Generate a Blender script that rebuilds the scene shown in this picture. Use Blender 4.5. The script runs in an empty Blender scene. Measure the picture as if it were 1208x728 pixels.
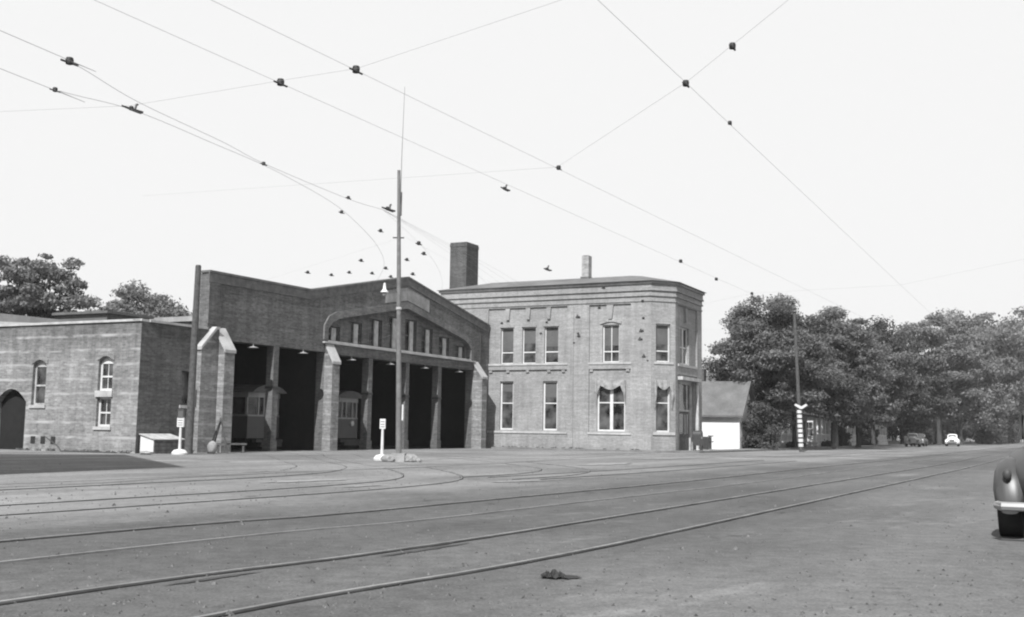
import bpy, bmesh, math, random
import numpy as np
from mathutils import Vector, Matrix

random.seed(7)
rng = np.random.default_rng(11)
S = bpy.context.scene
COL = S.collection
R = math.radians

# ------------------------------------------------------------------ camera
EYE = 1.15
cam = bpy.data.cameras.new('camera')
cam.sensor_width = 36.0
cam.lens = 1300.0 / 1208.0 * 36.0
cam.clip_start = 0.1
cam.clip_end = 6000
co = bpy.data.objects.new('camera', cam)
COL.objects.link(co)
pt = math.atan(144.0 / 1300.0)
rl = R(0.9)
fw = Vector((0, math.cos(pt), math.sin(pt)))
r0 = Vector((1, 0, 0))
u0 = Vector((0, -math.sin(pt), math.cos(pt)))
rr = r0 * math.cos(rl) + u0 * math.sin(rl)
uu = -r0 * math.sin(rl) + u0 * math.cos(rl)
co.matrix_world = Matrix(((rr.x, uu.x, -fw.x, 0), (rr.y, uu.y, -fw.y, 0), (rr.z, uu.z, -fw.z, EYE), (0, 0, 0, 1)))
S.camera = co

# ------------------------------------------------------------------ sky and sun
SUN_EL = R(48)
sun_h = Vector((-0.333, -0.943, 0)).normalized()          # horizontal direction towards the sun
w = bpy.data.worlds.new('World')
S.world = w
w.use_nodes = True
nt = w.node_tree
nt.nodes.clear()
sky = nt.nodes.new('ShaderNodeTexSky')
sky.sky_type = 'NISHITA'
sky.sun_disc = False
sky.sun_elevation = SUN_EL
sky.sun_rotation = math.atan2(sun_h.x, sun_h.y)
sky.dust_density = 4.0
bw = nt.nodes.new('ShaderNodeRGBToBW')
mx = nt.nodes.new('ShaderNodeMix')
mx.data_type = 'RGBA'
mx.inputs[0].default_value = 0.95
mx.inputs[7].default_value = (6.3, 6.3, 6.3, 1)
bg = nt.nodes.new('ShaderNodeBackground')
bg.inputs[1].default_value = 0.1
ow = nt.nodes.new('ShaderNodeOutputWorld')
nt.links.new(sky.outputs[0], bw.inputs[0])
nt.links.new(bw.outputs[0], mx.inputs[6])
nt.links.new(mx.outputs[2], bg.inputs[0])
nt.links.new(bg.outputs[0], ow.inputs[0])
sl = bpy.data.lights.new('sun', 'SUN')
sl.energy = 4.8
sl.angle = R(0.5)
sl.color = (1, 1, 1)
so = bpy.data.objects.new('sun', sl)
COL.objects.link(so)
sd = Vector((sun_h.x * math.cos(SUN_EL), sun_h.y * math.cos(SUN_EL), math.sin(SUN_EL)))
so.rotation_euler = sd.to_track_quat('Z', 'Y').to_euler()
so.location = (0, -20, 40)
S.view_settings.view_transform = 'Standard'
S.view_settings.look = 'None'
S.view_settings.exposure = 0.6
S.view_settings.gamma = 1.0
S.view_settings.use_curve_mapping = False
S.render.engine = 'CYCLES'
S.cycles.filter_width = 2.1
S.cycles.max_bounces = 6
S.cycles.transparent_max_bounces = 8

# ------------------------------------------------------------------ materials
MATS = {}

def base(name, rough=0.85, spec=0.3):
    m = bpy.data.materials.new(name)
    m.use_nodes = True
    b = m.node_tree.nodes['Principled BSDF']
    b.inputs['Roughness'].default_value = rough
    b.inputs['Specular IOR Level'].default_value = spec
    MATS[name] = m
    return m, m.node_tree, b

def ramp(nt, a, b, lo=0.3, hi=0.7):
    r = nt.nodes.new('ShaderNodeValToRGB')
    r.color_ramp.elements[0].position = lo
    r.color_ramp.elements[1].position = hi
    r.color_ramp.elements[0].color = (a, a, a, 1)
    r.color_ramp.elements[1].color = (b, b, b, 1)
    return r

def noise(nt, vec, scale, detail=4, rough=0.55):
    n = nt.nodes.new('ShaderNodeTexNoise')
    n.inputs['Scale'].default_value = scale
    n.inputs['Detail'].default_value = detail
    n.inputs['Roughness'].default_value = rough
    nt.links.new(vec, n.inputs['Vector'])
    return n

def mul(nt, a, b):
    m = nt.nodes.new('ShaderNodeMix')
    m.data_type = 'RGBA'
    m.blend_type = 'MULTIPLY'
    m.inputs[0].default_value = 1
    nt.links.new(a, m.inputs[6])
    nt.links.new(b, m.inputs[7])
    return m.outputs[2]

def mapping(nt, out, scale=(1, 1, 1), rot=(0, 0, 0)):
    mr = nt.nodes.new('ShaderNodeMapping')
    mr.inputs['Rotation'].default_value = rot
    nt.links.new(out, mr.inputs[0])
    mp = nt.nodes.new('ShaderNodeMapping')
    mp.inputs['Scale'].default_value = scale
    nt.links.new(mr.outputs[0], mp.inputs[0])
    return mp.outputs[0]

def bump(nt, b, h, strength, dist=0.02):
    bp = nt.nodes.new('ShaderNodeBump')
    bp.inputs['Strength'].default_value = strength
    bp.inputs['Distance'].default_value = dist
    nt.links.new(h, bp.inputs['Height'])
    nt.links.new(bp.outputs[0], b.inputs['Normal'])

def plain(name, v, rough=0.7, spec=0.3, var=0.25, scale=3.0, metallic=0.0):
    m, nt, b = base(name, rough, spec)
    tc = nt.nodes.new('ShaderNodeTexCoord')
    n = noise(nt, tc.outputs['Object'], scale, 5)
    r = ramp(nt, v * (1 - var), v * (1 + var))
    nt.links.new(n.outputs[0], r.inputs[0])
    n2 = noise(nt, tc.outputs['Object'], scale * 9, 4)
    r2 = ramp(nt, 1 - var * 0.5, 1 + var * 0.3)
    nt.links.new(n2.outputs[0], r2.inputs[0])
    nt.links.new(mul(nt, r.outputs[0], r2.outputs[0]), b.inputs['Base Color'])
    b.inputs['Metallic'].default_value = metallic
    return m

def brick(name, v, mortar, contrast=0.22, stain=0.22, streak=0.2, band=0.0, top=0.0):
    m, nt, b = base(name, 0.92, 0.15)
    uv = nt.nodes.new('ShaderNodeUVMap')
    br = nt.nodes.new('ShaderNodeTexBrick')
    br.inputs['Scale'].default_value = 1.0
    br.inputs['Brick Width'].default_value = 0.215
    br.inputs['Row Height'].default_value = 0.075
    br.inputs['Mortar Size'].default_value = 0.007
    br.inputs['Mortar Smooth'].default_value = 0.3
    br.inputs['Color1'].default_value = (v * (1 - contrast),) * 3 + (1,)
    br.inputs['Color2'].default_value = (v * (1 + contrast),) * 3 + (1,)
    br.inputs['Mortar'].default_value = (mortar,) * 3 + (1,)
    nt.links.new(uv.outputs[0], br.inputs['Vector'])
    # weathering: broad patches, course to course tone, and rain streaks
    n = noise(nt, uv.outputs[0], 0.45, 6, 0.6)
    r = ramp(nt, 1 - stain, 1 + stain, 0.32, 0.68)
    nt.links.new(n.outputs[0], r.inputs[0])
    n2 = noise(nt, mapping(nt, uv.outputs[0], (0.35, 6.5, 1)), 1.0, 4, 0.6)
    r2 = ramp(nt, 1 - stain * 0.8, 1 + stain * 0.6, 0.3, 0.7)
    nt.links.new(n2.outputs[0], r2.inputs[0])
    n3 = noise(nt, mapping(nt, uv.outputs[0], (3.0, 0.22, 1)), 1.0, 5, 0.65)
    r3 = ramp(nt, 1 - streak, 1.05, 0.35, 0.6)
    nt.links.new(n3.outputs[0], r3.inputs[0])
    n4 = noise(nt, uv.outputs[0], 9.0, 3, 0.6)
    r4 = ramp(nt, 0.84, 1.14, 0.3, 0.7)
    nt.links.new(n4.outputs[0], r4.inputs[0])
    c = mul(nt, br.outputs[0], r.outputs[0])
    c = mul(nt, c, r2.outputs[0])
    c = mul(nt, c, r3.outputs[0])
    c = mul(nt, c, r4.outputs[0])
    if top:
        # dark run-off stains below the coping
        sx2 = nt.nodes.new('ShaderNodeSeparateXYZ'); nt.links.new(uv.outputs[0], sx2.inputs[0])
        n7 = noise(nt, mapping(nt, uv.outputs[0], (2.2, 0.12, 1)), 1.0, 5, 0.7)
        sb = nt.nodes.new('ShaderNodeMath'); sb.operation = 'MULTIPLY_ADD'; sb.inputs[1].default_value = 3.4
        nt.links.new(n7.outputs[0], sb.inputs[0]); nt.links.new(sx2.outputs[1], sb.inputs[2])
        mr2 = nt.nodes.new('ShaderNodeMapRange'); mr2.inputs['From Min'].default_value = top + 0.9; mr2.inputs['From Max'].default_value = top + 2.2
        mr2.inputs['To Min'].default_value = 1.0; mr2.inputs['To Max'].default_value = 0.62
        nt.links.new(sb.outputs[0], mr2.inputs['Value'])
        c = mul(nt, c, mr2.outputs[0])
    if band:
        # whitish efflorescence along every eighth course, broken up
        sx = nt.nodes.new('ShaderNodeSeparateXYZ'); nt.links.new(uv.outputs[0], sx.inputs[0])
        md = nt.nodes.new('ShaderNodeMath'); md.operation = 'PINGPONG'; md.inputs[1].default_value = 0.3; nt.links.new(sx.outputs[1], md.inputs[0])
        rb = ramp(nt, 1.0, 0.0, 0.03, 0.075); nt.links.new(md.outputs[0], rb.inputs[0])
        n5 = noise(nt, mapping(nt, uv.outputs[0], (0.8, 2.5, 1)), 1.0, 4, 0.6)
        r5 = ramp(nt, 0.0, 1.0, 0.42, 0.62); nt.links.new(n5.outputs[0], r5.inputs[0])
        q_ = mul(nt, rb.outputs[0], r5.outputs[0])
        mb_ = nt.nodes.new('ShaderNodeMix'); mb_.data_type = 'RGBA'; nt.links.new(q_, mb_.inputs[0])
        nt.links.new(c, mb_.inputs[6]); mb_.inputs[7].default_value = (band,) * 3 + (1,)
        c = mb_.outputs[2]
    nt.links.new(c, b.inputs['Base Color'])
    bump(nt, b, br.outputs[1], -0.5, 0.008)
    return m

def ground_mat(name, v, patch=0.25, fine=0.3, rot=-61.3, pale=(0.66, 0.76, 1.5)):
    m, nt, b = base(name, 0.95, 0.12)
    tc = nt.nodes.new('ShaderNodeTexCoord')
    o = tc.outputs['Object']
    n = noise(nt, o, 0.16, 6, 0.62)
    r = ramp(nt, 1 - patch, 1 + patch, 0.35, 0.65)
    nt.links.new(n.outputs[0], r.inputs[0])
    # traffic wear drawn out along the street
    n2 = noise(nt, mapping(nt, o, (0.045, 0.55, 1), (0, 0, R(rot))), 1.0, 4, 0.5)
    r2 = ramp(nt, 1 - patch * 0.9, 1 + patch * 0.9, 0.35, 0.66)
    nt.links.new(n2.outputs[0], r2.inputs[0])
    n3 = noise(nt, o, 5.0, 6, 0.7)
    r3 = ramp(nt, 1 - fine * 0.7, 1 + fine * 0.6, 0.3, 0.7)
    nt.links.new(n3.outputs[0], r3.inputs[0])
    n4 = noise(nt, o, 42.0, 4, 0.7)
    r4 = ramp(nt, 1 - fine, 1 + fine, 0.3, 0.7)
    nt.links.new(n4.outputs[0], r4.inputs[0])
    # a few pale dusty or chalky patches
    n5 = noise(nt, mapping(nt, o, (0.22, 0.75, 1), (0, 0, R(rot + 12))), 1.0, 5, 0.7)
    r5 = ramp(nt, 1.0, pale[2], pale[0], pale[1])
    nt.links.new(n5.outputs[0], r5.inputs[0])
    n6 = noise(nt, mapping(nt, o, (0.4, 0.9, 1), (0, 0, R(rot - 20))), 0.9, 6, 0.7)
    r6 = ramp(nt, 0.62, 1.0, 0.28, 0.40)
    nt.links.new(n6.outputs[0], r6.inputs[0])
    # the surfacing changes across the street: dusty yard, coarse dark bed round the rails, smoother lane
    dt = nt.nodes.new('ShaderNodeVectorMath'); dt.operation = 'DOT_PRODUCT'
    dt.inputs[1].default_value = (0.878, -0.479, 0)
    nt.links.new(o, dt.inputs[0])
    nw = noise(nt, o, 0.35, 5, 0.6)
    ad = nt.nodes.new('ShaderNodeMath'); ad.operation = 'MULTIPLY_ADD'
    ad.inputs[1].default_value = 3.2
    nt.links.new(nw.outputs[0], ad.inputs[0]); nt.links.new(dt.outputs['Value'], ad.inputs[2])
    mr_ = nt.nodes.new('ShaderNodeMapRange')
    mr_.inputs['From Min'].default_value = -20 + 1.6
    mr_.inputs['From Max'].default_value = 20 + 1.6
    nt.links.new(ad.outputs[0], mr_.inputs['Value'])
    bs = nt.nodes.new('ShaderNodeValToRGB')
    els = [(-16, 0.155), (-12, 0.148), (-10.2, 0.088), (-4.6, 0.085), (-3.2, 0.108), (1.0, 0.115), (2.2, 0.098), (4.5, 0.118), (8, 0.105)]
    cr_ = bs.color_ramp
    while len(cr_.elements) < len(els): cr_.elements.new(0.5)
    for e_, (x_, v_) in zip(cr_.elements, els):
        e_.position = (x_ + 20) / 40; e_.color = (v_ * v,) * 3 + (1,)
    nt.links.new(mr_.outputs[0], bs.inputs[0])
    c = bs.outputs[0]
    for q in (r, r2, r3, r4, r5, r6):
        c = mul(nt, c, q.outputs[0])
    nt.links.new(c, b.inputs['Base Color'])
    bump(nt, b, n3.outputs[0], 0.5, 0.03)
    return m

def leaf_mat(name, v):
    m, nt, b = base(name, 0.6, 0.25)
    g = nt.nodes.new('ShaderNodeNewGeometry')
    r = ramp(nt, v * 0.72, v * 1.28, 0.0, 1.0)
    nt.links.new(g.outputs['Random Per Island'], r.inputs[0])
    nt.links.new(r.outputs[0], b.inputs['Base Color'])
    tr = nt.nodes.new('ShaderNodeBsdfTranslucent')
    nt.links.new(r.outputs[0], tr.inputs[0])
    ms = nt.nodes.new('ShaderNodeMixShader')
    ms.inputs[0].default_value = 0.3
    nt.links.new(b.outputs[0], ms.inputs[1])
    nt.links.new(tr.outputs[0], ms.inputs[2])
    nt.links.new(ms.outputs[0], nt.nodes['Material Output'].inputs[0])
    return m

brick('barn_brick', 0.115, 0.14, 0.25, 0.25, 0.22)
brick('trim_brick', 0.14, 0.165)  # paler than the barn brick: light caught by the trim put into colour
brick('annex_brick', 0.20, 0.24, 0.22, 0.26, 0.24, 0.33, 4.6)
brick('annex_shade_brick', 0.098, 0.12, 0.25, 0.25, 0.2)  # darker twin of the annex brick; the front's shade deepened by colour
brick('office_brick', 0.235, 0.265, 0.12, 0.17, 0.14)
plain('keystone', 0.25, 0.85, 0.2, 0.2, 2.0)
brick('chimney_brick', 0.075, 0.09)
brick('pale_brick', 0.3, 0.33)
brick('side_brick', 0.2, 0.24)
plain('stone', 0.36, 0.85, 0.2, 0.25, 2.0)
plain('stone_cap', 0.33, 0.85, 0.2, 0.2, 1.5)
plain('cornice_paint', 0.30, 0.8, 0.2, 0.3, 1.2)
plain('coping', 0.12, 0.8, 0.2, 0.3)
plain('panel_pale', 0.24, 0.85, 0.2, 0.3, 1.5)
plain('white_paint', 0.52, 0.6, 0.3, 0.12)
plain('white_wall', 0.62, 0.7, 0.2, 0.1, 0.8)
plain('old_white', 0.36, 0.7, 0.3, 0.3)
plain('roof_dark', 0.10, 0.9, 0.2, 0.3, 0.6)
plain('roof_grey', 0.115, 0.9, 0.2, 0.25, 0.8)
plain('roof_pale', 0.27, 0.8, 0.2, 0.25, 0.5)
plain('soot_shade', 0.018, 0.95, 0.1, 0.3, 0.5)  # sooty near-black; also colours in the gloom of barn inside and arched opening
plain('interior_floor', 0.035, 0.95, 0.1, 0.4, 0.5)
plain('dark_wood', 0.09, 0.85, 0.2, 0.35, 6)
plain('pole_wood', 0.075, 0.85, 0.2, 0.35, 8)
plain('pole_grey', 0.13, 0.6, 0.3, 0.25, 6)
plain('plank', 0.16, 0.85, 0.2, 0.35, 5)
plain('concrete', 0.25, 0.9, 0.2, 0.25, 2)
plain('sidewalk', 0.16, 0.9, 0.15, 0.3, 1.0)
plain('curb_stone', 0.26, 0.9, 0.15, 0.3, 1.0)
plain('iron', 0.04, 0.6, 0.4, 0.3, 5)
plain('black', 0.02, 0.6, 0.3, 0.2)
plain('wire', 0.2, 0.6, 0.3, 0.1)
plain('rail_steel', 0.17, 0.5, 0.4, 0.45, 1.2, 0.2)
plain('worn_rail', 0.17, 0.7, 0.3, 0.3, 1.2)
plain('rail_groove', 0.035, 0.95, 0.05, 0.4, 1.5)
plain('rubber', 0.025, 0.8, 0.2, 0.2)
plain('chrome', 0.3, 0.38, 0.5, 0.1, 3, 0.8)
plain('car_grey', 0.2, 0.28, 0.5, 0.05, 3)
plain('car_dark', 0.04, 0.42, 0.5, 0.05, 3)
plain('car_pale', 0.72, 0.3, 0.5, 0.05, 3)
plain('tram_lower', 0.085, 0.5, 0.4, 0.1, 2)
plain('tram_upper', 0.26, 0.5, 0.4, 0.1, 2)
plain('tram_dark', 0.022, 0.5, 0.4, 0.1, 2)
plain('blind', 0.10, 0.8, 0.1, 0.15, 1.5)
plain('curtain', 0.45, 0.8, 0.1, 0.2, 4)
plain('canvas', 0.24, 0.85, 0.1, 0.35, 4)
plain('bark', 0.055, 0.9, 0.1, 0.4, 5)
plain('bark_pale', 0.12, 0.9, 0.1, 0.35, 5)
plain('stones', 0.22, 0.9, 0.15, 0.5, 2)
plain('pebble', 0.095, 0.9, 0.15, 0.75, 30)
plain('weeds', 0.07, 0.9, 0.1, 0.3, 5)
leaf_mat('leaf_mid', 0.128)
leaf_mat('leaf_dark', 0.07)
leaf_mat('leaf_pale', 0.155)
ground_mat('street_mat', 1.0, 0.21, 0.34, pale=(0.57, 0.70, 1.5))
plain('oil_stain', 0.055, 0.9, 0.1, 0.3, 2)
plain('dust', 0.21, 0.95, 0.1, 0.22, 4)
gm, gnt, gb = base('glass', 0.08, 0.5)
tcg = gnt.nodes.new('ShaderNodeTexCoord')
gn = noise(gnt, tcg.outputs['Object'], 1.4, 4)
gr = ramp(gnt, 0.008, 0.10, 0.38, 0.66)  # pale blotches in the glass colour stand for uneven reflections
gnt.links.new(gn.outputs[0], gr.inputs[0])
gnt.links.new(gr.outputs[0], gb.inputs['Base Color'])
hz, hnt, hb = base('haze_air')
hnt.nodes.remove(hb)
pv = hnt.nodes.new('ShaderNodeVolumePrincipled')
pv.inputs['Color'].default_value = (0.93, 0.93, 0.93, 1)
pv.inputs['Density'].default_value = 0.00028
pv.inputs['Anisotropy'].default_value = 0.2
hnt.links.new(pv.outputs[0], hnt.nodes['Material Output'].inputs['Volume'])

# ------------------------------------------------------------------ helpers
def tag(o, label=None, cat=None, group=None, kind=None):
    if label: o['label'] = label
    if cat: o['category'] = cat
    if group: o['group'] = group
    if kind: o['kind'] = kind
    return o

def thing(name, label, cat, loc=(0, 0, 0), rz=0.0, group=None):
    o = bpy.data.objects.new(name, None)
    COL.objects.link(o)
    o.empty_display_size = 0.3
    o.location = loc
    o.rotation_euler = (0, 0, rz)
    return tag(o, label, cat, group)

def copy_tree(o, parent=None):
    c = o.copy()
    COL.objects.link(c)
    c.parent = parent
    for ch in list(o.children):
        copy_tree(ch, c)
    return c

class Frame:
    """s runs along a wall, d goes inward from its face, z up"""
    def __init__(self, o, s, d):
        self.o = Vector((o[0], o[1], 0)); self.s = Vector((s[0], s[1], 0)); self.d = Vector((d[0], d[1], 0))
    def p(self, s, d, z):
        return self.o + self.s * s + self.d * d + Vector((0, 0, z))

ID = Frame((0, 0), (1, 0), (0, 1))

class MB:
    def __init__(self, off=(0, 0, 0)):
        self.v = []; self.f = []; self.off = Vector(off)
    def add(self, vs, fs):
        k = len(self.v)
        self.v += [Vector(q) - self.off for q in vs]
        self.f += [tuple(i + k for i in f) for f in fs]
        return self
    def box(self, x0, x1, y0, y1, z0, z1, F=ID, taper=None):
        P = F.p
        t = taper or (0, 0)
        vs = [P(x0, y0, z0), P(x1, y0, z0), P(x1, y1, z0), P(x0, y1, z0),
              P(x0 + t[0], y0 + t[1], z1), P(x1 - t[0], y0 + t[1], z1), P(x1 - t[0], y1 - t[1], z1), P(x0 + t[0], y1 - t[1], z1)]
        return self.add(vs, [(0, 3, 2, 1), (4, 5, 6, 7), (0, 1, 5, 4), (1, 2, 6, 5), (2, 3, 7, 6), (3, 0, 4, 7)])
    def prism(self, poly, a, b, F=ID, axis='s'):
        """poly of (p,q); axis 's': extruded along s, poly=(d,z); axis 'd': poly=(s,z); axis 'z': poly=(s,d)"""
        def pt(p, q, t):
            if axis == 's': return F.p(t, p, q)
            if axis == 'd': return F.p(p, t, q)
            return F.p(p, q, t)
        n = len(poly)
        vs = [pt(p, q, a) for p, q in poly] + [pt(p, q, b) for p, q in poly]
        fs = [tuple(range(n)), tuple(range(2 * n - 1, n - 1, -1))]
        fs += [(i, (i + 1) % n, n + (i + 1) % n, n + i) for i in range(n)]
        return self.add(vs, fs)
    def tube(self, pts, rad, seg=8, cap=True):
        pts = [Vector(q) for q in pts]
        n = len(pts)
        rads = rad if hasattr(rad, '__len__') else [rad] * n
        vs = []; fs = []
        prev = None
        for i, q in enumerate(pts):
            t = (pts[min(i + 1, n - 1)] - pts[max(i - 1, 0)])
            t = t.normalized() if t.length > 1e-9 else Vector((0, 0, 1))
            a = prev if prev is not None else (Vector((0, 0, 1)) if abs(t.z) < 0.9 else Vector((1, 0, 0)))
            a = (a - t * a.dot(t)).normalized()
            prev = a
            b = t.cross(a)
            for k in range(seg):
                an = 2 * math.pi * k / seg
                vs.append(q + (a * math.cos(an) + b * math.sin(an)) * rads[i])
        for i in range(n - 1):
            for k in range(seg):
                k2 = (k + 1) % seg
                fs.append((i * seg + k, i * seg + k2, (i + 1) * seg + k2, (i + 1) * seg + k))
        if cap:
            fs.append(tuple(range(seg))[::-1])
            fs.append(tuple((n - 1) * seg + k for k in range(seg)))
        return self.add(vs, fs)
    def lathe(self, prof, c=(0, 0, 0), seg=14):
        c = Vector(c)
        vs = []; fs = []
        for r_, z in prof:
            for k in range(seg):
                a = 2 * math.pi * k / seg
                vs.append(c + Vector((r_ * math.cos(a), r_ * math.sin(a), z)))
        for i in range(len(prof) - 1):
            for k in range(seg):
                k2 = (k + 1) % seg
                fs.append((i * seg + k, i * seg + k2, (i + 1) * seg + k2, (i + 1) * seg + k))
        fs.append(tuple(range(seg))[::-1])
        fs.append(tuple((len(prof) - 1) * seg + k for k in range(seg)))
        return self.add(vs, fs)
    def blob(self, c, r, seed=0, rough=0.2, sub=2):
        bm = bmesh.new()
        bmesh.ops.create_icosphere(bm, subdivisions=sub, radius=1)
        rs = random.Random(seed)
        vs = []
        for v in bm.verts:
            k = 1 + rs.uniform(-rough, rough)
            vs.append((c[0] + v.co.x * r[0] * k, c[1] + v.co.y * r[1] * k, c[2] + v.co.z * r[2] * k))
        fs = [tuple(v.index for v in f.verts) for f in bm.faces]
        bm.free()
        return self.add(vs, fs)
    def build(self, name, mat, parent=None, smooth=False, loc=None, recalc=True, uv=True):
        me = bpy.data.meshes.new(name)
        me.from_pydata([tuple(q) for q in self.v], [], self.f)
        me.update()
        if recalc:
            bm = bmesh.new(); bm.from_mesh(me)
            bmesh.ops.recalc_face_normals(bm, faces=bm.faces)
            bm.to_mesh(me); bm.free()
        if uv:
            L = me.uv_layers.new(name='UVMap')
            for p in me.polygons:
                nn = p.normal
                if abs(nn.z) > 0.8:
                    for li in p.loop_indices:
                        c = me.vertices[me.loops[li].vertex_index].co
                        L.data[li].uv = (c.x, c.y)
                else:
                    t = Vector((-nn.y, nn.x, 0)).normalized()
                    if t.x + t.y < 0: t = -t
                    for li in p.loop_indices:
                        c = me.vertices[me.loops[li].vertex_index].co
                        L.data[li].uv = (c.x * t.x + c.y * t.y, c.z)
        if smooth:
            me.polygons.foreach_set('use_smooth', [True] * len(me.polygons))
            try:
                me.set_sharp_from_angle(angle=R(40))
            except Exception:
                pass
        me.materials.append(MATS[mat] if isinstance(mat, str) else mat)
        o = bpy.data.objects.new(name, me)
        COL.objects.link(o)
        if parent: o.parent = parent
        if loc: o.location = loc
        return o

def lerp_fn(pts):
    def f(x):
        if x <= pts[0][0]: return pts[0][1]
        for (a, b), (c, d) in zip(pts, pts[1:]):
            if x <= c: return b + (d - b) * (x - a) / (c - a)
        return pts[-1][1]
    return f

def plate(m, F, s0, s1, d0, d1, zb, top, openings, extra=()):
    """a wall layer sliced along s; openings = (sa, sb, zlo, zhi_fn or value, [breaks])"""
    br = {s0, s1, *extra}
    for o in openings:
        br |= {o[0], o[1]}
        if len(o) > 4: br |= set(o[4])
    br = sorted(b for b in br if s0 - 1e-6 <= b <= s1 + 1e-6)
    ev = lambda q, x: q(x) if callable(q) else q
    for a, b in zip(br, br[1:]):
        if b - a < 1e-5: continue
        mid = (a + b) / 2
        ops = sorted([o for o in openings if o[0] - 1e-6 <= mid <= o[1] + 1e-6], key=lambda o: o[2])
        lo = (zb, zb)
        for o in ops:
            if o[2] > max(lo) + 1e-4:
                seg(m, F, a, b, d0, d1, lo, (o[2], o[2]))
            lo = (ev(o[3], a + 1e-6), ev(o[3], b - 1e-6))
        seg(m, F, a, b, d0, d1, lo, (ev(top, a), ev(top, b)))

def seg(m, F, a, b, d0, d1, lo, hi):
    P = F.p
    vs = [P(a, d0, lo[0]), P(b, d0, lo[1]), P(b, d0, hi[1]), P(a, d0, hi[0]),
          P(a, d1, lo[0]), P(b, d1, lo[1]), P(b, d1, hi[1]), P(a, d1, hi[0])]
    m.add(vs, [(0, 1, 2, 3), (5, 4, 7, 6), (0, 4, 5, 1), (3, 2, 6, 7), (0, 3, 7, 4), (1, 5, 6, 2)])

def arch(s0, s1, z, rise):
    c = (s0 + s1) / 2; h = (s1 - s0) / 2
    return (lambda x: z + rise * (1 - ((x - c) / h) ** 2)), [s0 + (s1 - s0) * k / 8 for k in range(1, 8)]

def catmull(pts, n=10):
    P = [Vector((q[0], q[1], q[2] if len(q) > 2 else 0)) for q in pts]
    P = [P[0] * 2 - P[1]] + P + [P[-1] * 2 - P[-2]]
    out = []
    for i in range(1, len(P) - 2):
        for k in range(n):
            t = k / n
            a, b, c, d = P[i - 1:i + 3]
            out.append(0.5 * ((2 * b) + (c - a) * t + (2 * a - 5 * b + 4 * c - d) * t * t + (3 * b - a - 3 * c + d) * t ** 3))
    out.append(P[-2])
    return out

# site frame: x runs along the car barn front away from the camera, y goes back into the buildings
SITE = Vector((-15.0, 44.5, 0))
E1 = Vector((0.4472, 0.8944, 0)); N1 = Vector((0.8944, -0.4472, 0))
SROT = math.atan2(0.8944, 0.4472)

def W(u, y, z=0):
    return SITE + E1 * u - N1 * y + Vector((0, 0, z))

def site_thing(name, label, cat, u, y, group=None, z=0):
    return thing(name, label, cat, W(u, y, z), SROT, group)

def window(parent, F, s0, s1, z0, z1, d, off, rise=0.0, frame='white_paint', fw_=0.07, rail=None, mull=0, sill='stone',
           blind=None, backing=None, sillproj=0.06, muntin=0.025, glassm='glass'):
    """timber window in an opening, its glass, sill and blind as sub-parts"""
    m = MB(off)
    m.box(s0, s0 + fw_, d, d + 0.08, z0, z1, F)
    m.box(s1 - fw_, s1, d, d + 0.08, z0, z1, F)
    m.box(s0 + fw_, s1 - fw_, d, d + 0.08, z0, z0 + fw_, F)
    m.box(s0 + fw_, s1 - fw_, d, d + 0.08, z1 - fw_, z1, F)
    if rise:
        fn, bk = arch(s0, s1, z1, rise)
        xs = [s0] + bk + [s1]
        m.prism([(s0, z1)] + [(x, fn(x)) for x in xs[1:-1]] + [(s1, z1)], d + 0.002, d + 0.078, F, 'd')
    zr = rail if rail is not None else (z0 + z1) / 2
    m.box(s0 + fw_, s1 - fw_, d + 0.005, d + 0.075, zr - 0.035, zr + 0.035, F)
    if mull:
        c = (s0 + s1) / 2
        m.box(c - mull / 2, c + mull / 2, d - 0.004, d + 0.07, z0 + fw_, z1 - fw_, F)
    else:
        c = (s0 + s1) / 2
        if muntin: m.box(c - muntin / 2, c + muntin / 2, d + 0.02, d + 0.06, z0 + fw_, z1 - fw_, F)
    wn = m.build('window', frame, parent)
    g = MB(off)
    g.box(s0 + fw_ * 0.5, s1 - fw_ * 0.5, d + 0.045, d + 0.052, z0 + fw_ * 0.5, z1 - fw_ * 0.5, F)
    g.build('glass', glassm, wn)
    if blind:
        b = MB(off)
        b.box(s0 + fw_, s1 - fw_, d + 0.034, d + 0.04, z1 - fw_ - blind * (z1 - z0), z1 - fw_, F)
        b.build('blind', 'blind', wn)
    if sill:
        b = MB(off)
        b.box(s0 - 0.08, s1 + 0.08, -sillproj, d, z0 - 0.13, z0, F)
        b.build('sill', sill, wn)
    return wn

# ------------------------------------------------------------------ the setting
def flat(name, pts, z, mat, loc=(0, 0, 0)):
    m = MB()
    m.add([(p[0], p[1], z) for p in pts], [tuple(range(len(pts)))])
    o = m.build(name, mat, None, recalc=False)
    if o.data.polygons[0].normal.z < 0:
        o.data.flip_normals()
    return tag(o, kind='structure')

flat('ground', [(-1500, -300), (1500, -300), (1500, 3500), (-1500, 3500)], 0, 'street_mat')
def along(s, off):
    t = Vector((0.479, 0.878, 0)); mm = Vector((0.878, -0.479, 0))
    return t * s + mm * off
# the street with the tracks: from beyond the inner track to the far kerb, with a ragged edge
edge = []
s = -25.0
while s < 60:
    edge.append(along(s, -11.6 + 0.35 * math.sin(s * 0.7) + random.uniform(-0.15, 0.15)))
    s += 1.3
edge += [along(90, -13.5), along(200, -16), along(700, -28)]
edge2 = [along(700, 40), along(60, 14), along(-25, 14)]
flat('street', edge + edge2, 0.004, 'street_mat')
# pale worn yard before the car barn
yard = []
for k in range(26):
    t = k / 25
    a = W(-26 + 56 * t, -17.5 + 5.0 * t + 0.5 * math.sin(9 * t) + random.uniform(-0.25, 0.25))
    yard.append(a)
yard += [W(30.2, -11.5), W(30.2, -0.03), W(0, -0.03), W(0, 9), W(-26, 9)]
flat('yard', yard, 0.0085, 'street_mat')
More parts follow.
